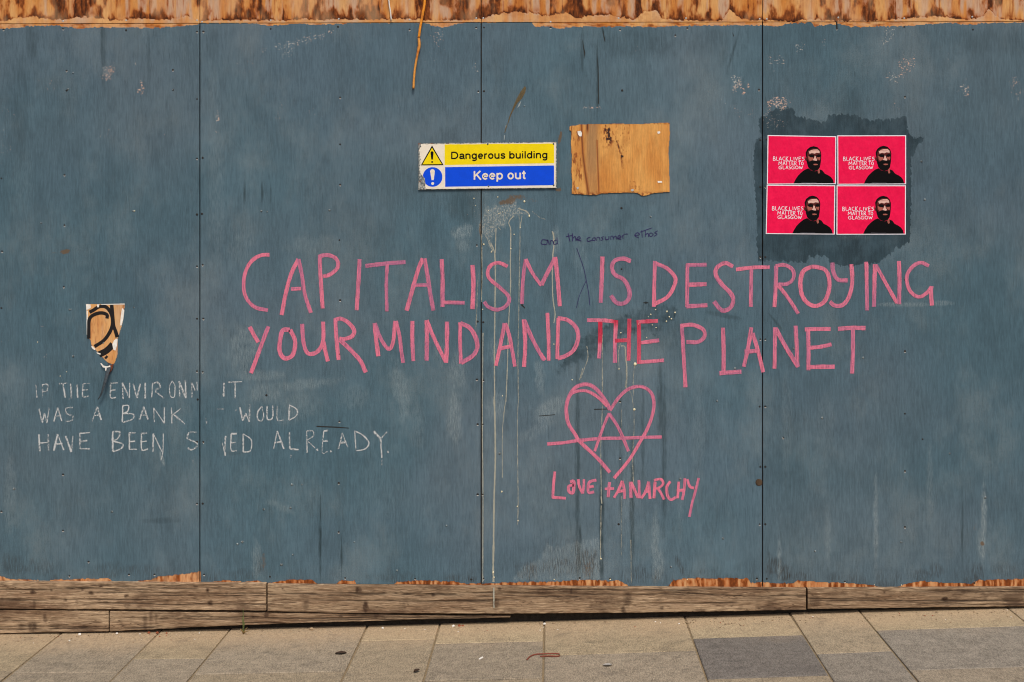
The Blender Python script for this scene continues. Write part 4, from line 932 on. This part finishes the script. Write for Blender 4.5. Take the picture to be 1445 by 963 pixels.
# ------------------------------------------------------------------ warning sign
sg = tag(empty('warning_sign', P(688, 268, 0.007)), 'battered yellow and blue building warning sign with a torn lower left corner', 'sign')
Z = lambda s: R(570, 165, 6.2826, s)[0]
def steel_edge():
    t = NT('sign_back_metal'); n = t.noise(160, 60, 160, 4, .7)
    c = t.mix(t.ramp(n, .46, .54), lin(70, 80, 84), lin(168, 168, 160)); c = t.mix(t.ramp(t.noise(60, 60, 60, 3), .58, .66), c, lin(112, 66, 40))
    return t.done(c, .55, .5)
d0 = 0.009
m = MB(); m.poly(Z('128,234 740,229 1352,222 1356,300 1354,632 900,638 600,641 128,646 131,500'), d0, th=0.0022); m.build('plate', steel_edge(), sg)
rg = random.Random(4)
def ragged(a, b, n, j): return [(a[0] + (b[0]-a[0]) * i / n + rg.uniform(-j, j), a[1] + (b[1]-a[1]) * i / n + rg.uniform(-j, j)) for i in range(n)]
lam = ragged((152,244),(620,239),26,2.6) + ragged((620,239),(1346,229),30,2.2) + [(1347,229),(1345,628)] + ragged((1345,628),(600,637),12,1.0) + ragged((600,637),(190,640),14,2.0) + ragged((188,640),(190,570),8,3) + ragged((188,560),(165,530),5,3) + ragged((160,520),(140,490),4,3) + ragged((140,480),(146,380),8,6) + ragged((146,380),(134,300),6,6) + ragged((134,300),(152,250),4,4)
sz = lambda L: [(570 + a / 6.2826, 165 + b / 6.2826) for a, b in L]
M_sgw = plain('cream_sign_face', lin(226, 216, 198), .45, .05, 40, .2); M_sgy = plain('yellow_sign_print', lin(232, 206, 2), .45, .04, 30, .15); M_sgb = plain('blue_sign_print', lin(3, 72, 214), .45, .05, 30, .15)
m = MB(); m.poly(sz(lam), d0 + .0006, th=.0006); m.build('white_face', M_sgw, sg)
m = MB(); m.poly(sz([(361,245)] + ragged((361,245),(1328,237),40,1.6)[1:] + [(1330,238),(1332,412),(360,428)]), d0 + .0008, th=.0002); m.build('yellow_band', M_sgy, sg)
m = MB(); m.poly(Z('365,447 1328,432 1331,440 1331,598 1322,607 366,621'), d0 + .0008, th=.0002); m.build('blue_band', M_sgb, sg)
m = MB(); m.poly(Z('249,254 352,430 149,432'), d0 + .0009, 0, .0002); m.poly(Z('249,276 336,420 165,422'), d0 + .0011, 1, .0002)
m.poly(Z('235,318 241,308 249,306 257,308 263,318 256,380 243,380'), d0 + .0013, 0, .0002)
circ = lambda cx, cy, r, n=18: sz([(cx + r * math.cos(2*math.pi*k/n), cy + r * math.sin(2*math.pi*k/n)) for k in range(n)])
m.poly(circ(250, 401, 8.5, 10), d0 + .0013, 0, .0002); m.build('warning_triangle', [M_black, M_sgy], sg)
m = MB(); cc = []
for k in range(40):
    a = 2 * math.pi * k / 40; x, y = 254 + 87 * math.cos(a), 534 + 87 * math.sin(a)
    if x < 186 and y > 525: x = max(x, 186 + rg.uniform(-3, 3)) if y > 545 else max(x, 172)
    cc.append((x, y))
m.poly(sz(cc), d0 + .0009, 0, .0002)
m.poly(Z('232,482 238,470 252,464 267,470 274,482 264,562 245,562'), d0 + .0011, 1, .0002); m.poly(circ(255, 592, 13, 12), d0 + .0011, 1, .0002)
m.build('mandatory_disc', [M_sgb, M_sgw], sg)
def EL(cx, cy, rx, ry, a0, a1, n=14): return [(cx + rx * math.cos(math.radians(a0 + (a1 - a0) * i / n)), cy + ry * math.sin(math.radians(a0 + (a1 - a0) * i / n))) for i in range(n + 1)]
GLY = {'D': (.80, [[(.1, 0), (.1, 1)], [(.1, .93), (.34, .93)] + EL(.34, .5, .34, .43, 88, -88) + [(.34, .07), (.1, .07)]]),
 'a': (.60, [[(.10, .50)] + EL(.29, .51, .18, .16, 150, 5) + [(.47, .4), (.47, .12), (.50, .04), (.57, .05)], [(.47, .40), (.30, .37)] + EL(.25, .205, .155, .145, 90, 270) + [(.36, .09), (.46, .20)]]),
 'n': (.61, [[(.1, 0), (.1, .73)], EL(.29, .46, .19, .205, 180, 0) + [(.48, .3), (.48, 0)]]),
 'u': (.61, [[(.1, .73), (.1, .4)] + EL(.29, .27, .19, .205, 180, 360), [(.48, .73), (.48, 0)]]),
 'g': (.63, [EL(.29, .37, .20, .30, 0, 360, 20), [(.49, .73), (.49, .3)] + EL(.30, -.05, .19, .17, 0, -155)]),
 'e': (.60, [[(.10, .37), (.47, .37)] + EL(.285, .37, .19, .30, 4, 318, 18)]),
 'r': (.39, [[(.1, 0), (.1, .73)], EL(.29, .44, .19, .23, 175, 80, 8)]),
 'o': (.62, [EL(.30, .365, .205, .30, 0, 360, 20)]),
 's': (.55, [[(.43, .53), (.38, .64), (.26, .67), (.14, .62), (.11, .53), (.16, .43), (.28, .38), (.40, .32), (.44, .21), (.39, .10), (.27, .06), (.14, .10), (.09, .20)]]),
 'b': (.63, [[(.1, 0), (.1, 1)], EL(.31, .365, .205, .30, 0, 360, 20)]), 'p': (.63, [[(.1, -.26), (.1, .73)], EL(.31, .365, .205, .30, 0, 360, 20)]),
 'd': (.63, [[(.49, 0), (.49, 1)], EL(.29, .365, .20, .30, 0, 360, 20)]), 'i': (.25, [[(.11, 0), (.11, .72)], [(.11, .88), (.11, 1.0)]]), 'l': (.25, [[(.11, 0), (.11, 1)]]),
 'K': (.72, [[(.1, 0), (.1, 1)], [(.60, 1), (.12, .40)], [(.27, .58), (.64, 0)]]), 't': (.37, [[(.18, .93), (.18, .3), (.18, .14), (.22, .07), (.32, .07)], [(.03, .66), (.33, .66)]]), ' ': (.30, [])}
def text_part(txt, x0, x1, yb0, yb1, cap, mat, stem, name):
    tot = sum(GLY[c][0] for c in txt) - .06; pen = -.03
    root = empty(name, P(570 + (x0 + x1) / 2 / 6.2826, 165 + yb0 / 6.2826, d0), sg)
    for c in txt:
        adv, st = GLY[c]; out = []
        for q in st:
            L = []
            for gx_, gy_ in q:
                t = (pen + gx_) / tot; L.append((570 + (x0 + (x1 - x0) * t) / 6.2826, 165 + (yb0 + (yb1 - yb0) * t - gy_ * cap) / 6.2826))
            out.append(L)
        if out: ribbon_obj('letter', out, stem * cap / 6.2826, mat, root, base=d0 + .0011, jit=0, seg=1, step=.5)
        pen += adv
text_part('Dangerous building', 418, 1276, 375, 368, 64, M_black, .185, 'black_lettering')
text_part('Keep out', 618, 1080, 559, 552, 78, M_sgw, .18, 'white_lettering')
for x, y in ((146, 262), (743, 242), (1326, 241), (750, 616), (1328, 607)):
    m = MB(); c = P(570 + x / 6.2826, 165 + y / 6.2826, d0 + .001); m.blob(c, 1.3 * S, 0.0014, 1.3 * S, jit=.05)
    m.build('screw', [M_steel], sg, smooth=True)

# ------------------------------------------------------------------ bare plywood square
pw = tag(empty('plywood_patch', P(875, 274, 0.002)), 'square of bare orange plywood nailed up beside the warning sign', 'board')
Y8 = lambda s: R(790, 165, 7.7, s)[0]
def patch_attr(px, py):
    x, y = (px - 790) * 7.7, (py - 165) * 7.7
    a = np.zeros(px.shape)
    xc = np.interp(y, [80, 200, 400, 600, 830], [235, 238, 250, 275, 310]); a = np.maximum(a, .52 * np.exp(-((x - xc) / 16) ** 2))
    xc = np.interp(y, [80, 400, 830], [400, 408, 425]); a = np.maximum(a, .5 * np.exp(-((x - xc) / 9) ** 2) * (y > 250))
    a = np.maximum(a, .65 * sstep(.5, .62, fbm(x / 16, y / 34)) * np.exp(-((x - 525) / 60) ** 2) * (1 - sstep(250, 370, y)) * 1.3)
    a = np.maximum(a, .6 * np.exp(-((x - 300) / 16) ** 2) * (1 - sstep(120, 220, y)))
    xc = np.interp(y, [260, 420, 560], [618, 668, 685]); a = np.maximum(a, .7 * np.exp(-((x - xc) / 10) ** 2) * ((y > 260) & (y < 560)) * sstep(.3, .5, fbm(x / 9, y / 30)))
    a = np.maximum(a, .45 * sstep(.5, .7, fbm(x / 14 + 5, y / 60)) * (x < 240))
    a = np.maximum(a, .4 * sstep(.55, .7, fbm(x / 20 + 5, y / 20)) * np.exp(-((x - 820) / 60) ** 2) * (y > 700))
    a = np.maximum(a, .35 * sstep(.6, .7, fbm(x / 10 + 5, y / 20)) * (x > 600) * (x < 760) * (y < 380))
    edge = sstep(795, 850, y) * .6 + (1 - sstep(72, 92, y)) * .5; a = np.maximum(a, edge * sstep(.35, .6, fbm(x / 18, y / 18 + 4)))
    g = .55 * np.exp(-((x - 350) / 70) ** 4) * (1 - sstep(400, 900, y) * .5)
    a = np.clip(a * 1.35, 0, 1); g = g * 1.25
    return {'patch': np.stack([a, g, 0 * a, 0 * a + 1], -1)}
def patch_mat():
    t = NT('orange_plywood'); a, g, _, _ = t.attr('patch')
    n = t.noise(14, 30, 4.5, 3); f = t.noise(170, 30, 14, 3); f2 = t.noise(420, 60, 90, 2)
    c = t.mix(t.ramp(n, .3, .7), lin(214, 158, 84), lin(196, 130, 58)); c = t.mix(t.m('MULTIPLY', t.ramp(t.noise(22, 30, 12, 5, .65, off=6), .48, .7), .35), c, lin(160, 96, 40)); c = t.mix(g, c, lin(136, 104, 74)); c = t.mix(t.m('MULTIPLY', a, 1.4, clamp=True), c, lin(150, 80, 28)); c = t.mix(t.ramp(a, .4, 1.0), c, lin(52, 26, 12))
    c = t.scale(c, t.m('ADD', t.ramp(f, .3, .7, .86, 1.08), t.ramp(f2, .3, .7, -.05, .05))); t.bump(f, .0008)
    return t.done(c, .6, .3)
grid_poly('board', Y8('105,108 125,100 170,98 205,86 260,84 340,78 450,80 600,75 740,78 870,80 1020,70 1110,66 1190,64 1196,190 1188,280 1180,400 1190,520 1186,600 1194,700 1192,818 1100,822 1000,832 960,850 930,856 900,860 880,852 840,828 780,822 700,825 560,828 440,835 400,850 350,852 250,845 130,838 134,700 126,600 130,450 122,300 124,160 106,140'), 0.6, 0.0042, 0.0042, patch_mat(), pw, patch_attr)
for pts, mt in (('192,158 228,152 240,175 236,212 215,214 196,190', M_white), ('1062,160 1088,158 1092,178 1070,186 1060,178', M_white), ('1062,698 1110,700 1112,716 1066,718', M_white), ('180,768 202,760 206,780 188,792', M_galv), ('774,788 800,784 806,800 790,812 772,806', M_galv), ('670,420 690,420 692,436 672,438', M_screw)):
    m = MB(); m.poly(Y8(pts), 0.0062, th=.002); m.build('nail_and_hole', mt, pw)  # last one is an empty hole, its shade drawn as a dark sheet

# ------------------------------------------------------------------ posters
M_pk = plain('pink_poster_print', lin(228, 8, 72), .55, .05, 12, .15, wrinkle=.006); M_pw = plain('white_poster_paper', lin(226, 222, 232), .6, .04, 20)
M_pb = plain('black_poster_ink', lin(8, 7, 9), .6, .05, spec=.08); M_sk = plain('brown_skin_print', lin(84, 32, 30), .6, .08, 90, .1); M_hl = plain('pale_skin_print', lin(214, 172, 160), .6, .06, 90, .1); M_mo = plain('mid_skin_print', lin(158, 88, 76), .6, .06, 90, .1)
M_gl = plain('grey_fold_print', lin(52, 50, 58), .5)
F_ = lambda s: [tuple(map(float, q.split(','))) for q in s.split()]
LET = ['145,455 143,525;145,455 172,460 168,485 148,488;148,488 180,500 172,525 143,525', '200,455 205,520 235,520', '268,455 245,522;268,455 290,520;253,500 285,498', '345,458 315,465 308,495 325,520 352,515', '368,450 368,522;405,450 372,490;372,490 410,535', '445,460 447,522 485,522', '505,458 508,520', '530,460 550,520;550,520 572,458', '590,458 592,520;590,458 630,455;592,488 622,486;592,520 632,518', '685,458 652,465 655,482 682,495 680,515 645,520',
       '240,600 245,540;245,540 268,580;268,580 290,538;290,538 297,600', '335,538 315,600;335,538 355,598;322,580 350,578', '355,532 400,530;378,532 380,598', '410,532 455,530;432,532 434,598', '470,540 472,598;470,540 498,538;472,568 495,566;472,598 502,596', '515,600 515,540;515,540 545,545 540,568 516,570;520,572 550,600', '585,540 625,538;605,540 606,598', '655,540 638,560 640,590 660,598 672,575 655,540',
       '295,618 258,625 242,650 260,672 292,668;292,668 292,650 272,650', '315,612 318,672 350,672', '385,612 365,672;385,612 405,672;370,655 400,653', '450,612 422,622 428,642 450,650 445,670 418,672', '520,618 480,622 466,648 482,672 512,668;512,668 512,650 495,650', '560,612 535,630 538,660 562,672 585,650 560,612', '600,618 612,672;612,672 630,630;630,630 642,672;642,672 665,612']
def poster(corners, label):
    (tl, tr, br, bl) = corners
    def mp(x, y, k=0):
        u = (x - 38) / (1245 - 38); v = (y - 75) / (945 - 75)
        a = [tl[i] + (tr[i] - tl[i]) * u for i in (0, 1)]; b = [bl[i] + (br[i] - bl[i]) * u for i in (0, 1)]
        return (a[0] + (b[0] - a[0]) * v, a[1] + (b[1] - a[1]) * v)
    q = lambda s: [mp(*c) for c in F_(s)]
    root = tag(empty('poster', P((bl[0] + br[0]) / 2, (bl[1] + br[1]) / 2, 0.002)), label, 'poster', 'pink posters pasted in a square of four')
    m = MB(); m.poly(q('38,75 640,75 1245,75 1245,500 1245,945 640,945 38,945 38,500'), 0.0016, th=.0006); m.build('paper', M_pw, root)
    m = MB(); m.poly(q('54,91 1229,91 1229,930 54,930'), 0.0018, th=.0002); m.build('pink_print', M_pk, root)
    m = MB()
    m.poly(q('698,470 715,462 728,480 735,540 715,530 700,500'), .0020, 1, .0002)
    m.poly(q('850,260 790,275 735,320 710,380 715,440 728,480 733,560 755,635 790,680 860,712 925,690 962,640 976,560 982,480 986,400 966,330 920,280'), .0021, 0, .0002)
    m.poly(q('735,405 757,340 830,305 920,305 958,340 974,400 970,480 955,535 900,515 840,525 770,545 742,500'), .0022, 1, .0002)
    m.poly(q('765,360 800,335 850,322 920,320 952,350 955,385 900,378 870,395 820,385 780,400'), .0024, 2, .0002)
    m.poly(q('775,350 850,338 930,338 930,342 850,343 775,356'), .0025, 3, .0002)
    m.poly(q('752,440 790,455 830,452 845,480 835,515 790,530 765,505'), .0024, 3, .0002)
    m.poly(q('905,450 950,450 968,470 960,515 930,500 908,480'), .0024, 3, .0002)
    m.poly(q('768,425 800,408 850,412 865,435 850,462 800,462 775,450'), .0026, 0, .0002)
    m.poly(q('895,420 940,405 972,415 970,445 940,460 905,455'), .0026, 0, .0002)
    m.poly(q('868,435 885,440 895,480 915,500 905,522 870,526 838,512 850,490 862,465'), .0026, 2, .0002)
    m.poly(q('790,525 840,512 905,525 955,515 965,560 900,552 840,558 800,562'), .0027, 0, .0002)
    m.poly(q('846,582 885,576 928,584 922,598 885,604 854,600'), .0028, 3, .0002)
    m.poly(q('505,930 530,870 580,790 640,730 700,682 760,658 800,690 860,712 900,705 960,678 1010,700 1050,755 1110,785 1160,820 1195,870 1208,930'), .0020, 0, .0002)
    m.poly(q('925,690 955,660 965,740 942,756 925,725'), .0023, 3, .0002)
    m.poly(q('640,905 780,915 900,912 900,920 780,926 640,914'), .0023, 4, .0002)
    m.build('portrait', [M_pb, M_sk, M_hl, M_mo, M_gl], root)
    st = [[mp(*c) for c in F_(s)] for L in LET for s in L.split(';')]
    ribbon_obj('lettering', st, 0.72, M_pw, root, base=.0020, jit=.08, seg=1, step=.7)
r2 = lambda s: R(1060, 140, 4.1885, s)[0]
poster(r2('97,213 503,220 501,503 93,505'), 'upper left of the four pink portrait posters')
poster(r2('509,215 916,214 916,504 510,506'), 'upper right of the four pink portrait posters')
poster(r2('92,507 497,510 494,801 86,798'), 'lower left of the four pink portrait posters')
poster(r2('505,510 915,510 914,801 504,802'), 'lower right of the four pink portrait posters')

# ------------------------------------------------------------------ cables hanging over the top
def cable_mat(name, a, b):
    t = NT(name); n = t.noise(30, 30, 26, 3); return t.done(t.scale(t.mix(t.ramp(n, .5, .7), a, b), t.ramp(t.noise(200, 200, 80, 2), .3, .7, .85, 1.1)), .45, .4)
m = MB(); cl = smooth_line([(606, -300), (604, -150), (600, -40)] + R7('190,0 175,100 160,180 149,258')[0], 3)
m.tube([P(x, y, 0.016) for x, y in cl], 1.75 * S, 10)
cable = tag(empty('orange_cable', P(584, 127, 0.016)), 'orange cable end hanging down over the top of the hoarding', 'cable')
m.build('upper_length', cable_mat('orange_sheath', lin(226, 142, 32), lin(196, 112, 28)), cable, smooth=True)
m = MB(); cl = smooth_line(R7('148,250 152,310 140,370 124,460 116,540 113,603')[0], 2); k = len(cl)
m.tube([P(x, y, 0.015) for x, y in cl], [ (1.6 + .5 * math.sin(min(1, i / k * 3) * 3.14)) * S for i in range(k)], 10)
m.build('lower_length', cable_mat('worn_orange_sheath', lin(214, 146, 62), lin(184, 104, 34)), cable, smooth=True)
m = MB(); m.tube([P(570 - 10 + 113 / 4.814, 599 / 4.814, .015), P(560 + 113.5 / 4.814, 609 / 4.814, .015)], [1.5 * S, 1.2 * S], 8); m.build('cut_end', M_screw, cable, smooth=True)
m = MB(); cl = smooth_line([(545, -300), (546, -60)] + R(360, 0, 4.011, '757,0 765,60 771,116')[0], 3); m.tube([P(x, y, .010) for x, y in cl], 0.95 * S, 8)
tag(m.build('white_cable', plain('white_sheath', lin(222, 214, 205), .5), None, smooth=True), 'thin white cable end hanging at the top left of the orange one', 'cable')

# ------------------------------------------------------------------ small things on the pavement
def on_ground(pts, up): return [tuple(np.array(ground_at(x, y)) + np.array((0, 0, up))) for x, y in pts]
m = MB(); cl = smooth_line(R(480, 800, 2.89, '762,383 775,370 795,362 830,359 870,358 893,360 895,367 880,369 850,368 815,370')[0], 1.5)
m.tube(on_ground(cl, .004), .0028, 6); tag(m.build('rubber_band', plain('red_brown_rubber', lin(122, 62, 46), .6), smooth=True), 'reddish brown loop of rubber band lying on a grey slab', 'rubber band')
def leaf(px, py, w_, l_, ang, mat, name, label, cat):
    c = ground_at(px, py); V = []; F = []
    for i in range(6):
        t = i / 5; ww = w_ * math.sin(max(.05, t) * math.pi * .93)
        for j in (-1, 0, 1):
            a, b = (t - .5) * l_, j * ww * .5
            V.append((c[0] + a * math.cos(ang) - b * math.sin(ang), c[1] + a * math.sin(ang) + b * math.cos(ang), c[2] + .004 + .004 * abs(j) + .006 * t * (1 - t)))
    for i in range(5):
        for j in range(2): a = i * 3 + j; F.append((a, a + 3, a + 4, a + 1))
    N = len(V); V += [(x, y, z + .0008) for x, y, z in V]; F += [tuple(q + N for q in f) for f in F[:]]
    tag(mesh_obj(name, V, F, mat, smooth=True), label, cat)
M_leaf = plain('dry_leaf', lin(60, 44, 32), .8, .2, 90)
leaf(481, 924, .028, .045, .2, M_leaf, 'dead_leaf', 'dark dead leaf lying by a slab joint left of centre', 'leaf')
leaf(588, 949, .02, .035, 1.0, M_leaf, 'dead_leaf', 'tiny brown leaf near the bottom edge below the wedge plank', 'leaf')
m = MB()
for i in range(5):
    c = ground_at(677 + i * .9, 931 - i * .5); m.blob((c[0], c[1], c[2] + .003), .005, .006, .003)
tag(m.build('paper_crumb', M_white, smooth=True), 'small white paper crumb on the pavement near the centre', 'litter')
leaf(857, 941, .02, .035, .1, plain('flattened_gum', lin(158, 154, 148), .9), 'chewing_gum', 'pale flattened blotch of gum on a brown slab', 'litter')
# weed at the foot of the planks
wd = tag(empty('weed', P(344, 893, .05)), 'thin green grass weed growing at the foot of the planks', 'plant')
M_weed = plain('weed_green', (0.10, 0.13, 0.04), .7, .2, 60); M_weed2 = plain('weed_dry', lin(140, 116, 70), .8, .2, 60)
for i, (px1, py1, bend) in enumerate(((343, 858, -1), (341.5, 870, -3), (345.5, 878, 3), (349, 886, 4), (339, 888, -3), (352, 890, 5))):
    cl = smooth_line([(343.5, 894), (343.5 + (px1 - 343.5) * .3, 894 + (py1 - 894) * .5), (px1, py1)], 2); n = len(cl)
    m = MB(); m.tube([P(x, y, .055 + .006 * i * (k / n)) for k, (x, y) in enumerate(cl)], [(.0022 * (1 - k / n) + .0007) for k in range(n)], 5); m.build('blade', M_weed if i < 3 else M_weed2, wd, smooth=True)
# grit, wood crumbs and chips along the foot of the boards
M_grit = plain('grit', lin(150, 130, 104), .9, .35, 60); M_chip = plain('terracotta_crumb', lin(150, 84, 56), .85)
m = MB(); rr = random.Random(9)
for i in range(620):
    x = rr.uniform(-3.0, 3.0); y = -abs(rr.gauss(.035, .05)) - .02; r = rr.uniform(.0012, .0036) * (1.5 if rr.random() < .05 else 1)
    m.blob((x, y, zg(x) + r * .4), r, r, r * .6, 0 if rr.random() < .9 else (1 if rr.random() < .5 else 2))
for px, py, r, k in ((112, 896.5, 4.5, 2), (165, 895, 3.5, 2), (210, 894, 4, 1), (222, 894, 4, 1), (235, 894.5, 3, 1), (540, 886, 3.5, 2), (640, 883, 4, 2), (648, 882, 4.5, 1), (653, 882, 3.5, 1), (745, 880, 4, 0), (763, 879, 4.5, 0), (768, 878.5, 4, 2), (782, 877, 4.5, 0), (855, 871, 4, 0), (811, 873, 4, 0), (440, 888, 7, 0), (370, 890.5, 4, 0), (98, 905, 2.5, 2), (1010, 870.5, 3, 0)):
    c = ground_at(px, max(py, 885 - zg((px - 722.5) * S) / S + 1.5)); r *= .0016; m.blob((c[0], c[1], c[2] + r * .5), r, r, r * .7, k)
tag(m.build('grit', [M_grit, M_chip, M_white]), 'loose grit and crumbs scattered along the foot of the planks', None, kind='stuff')
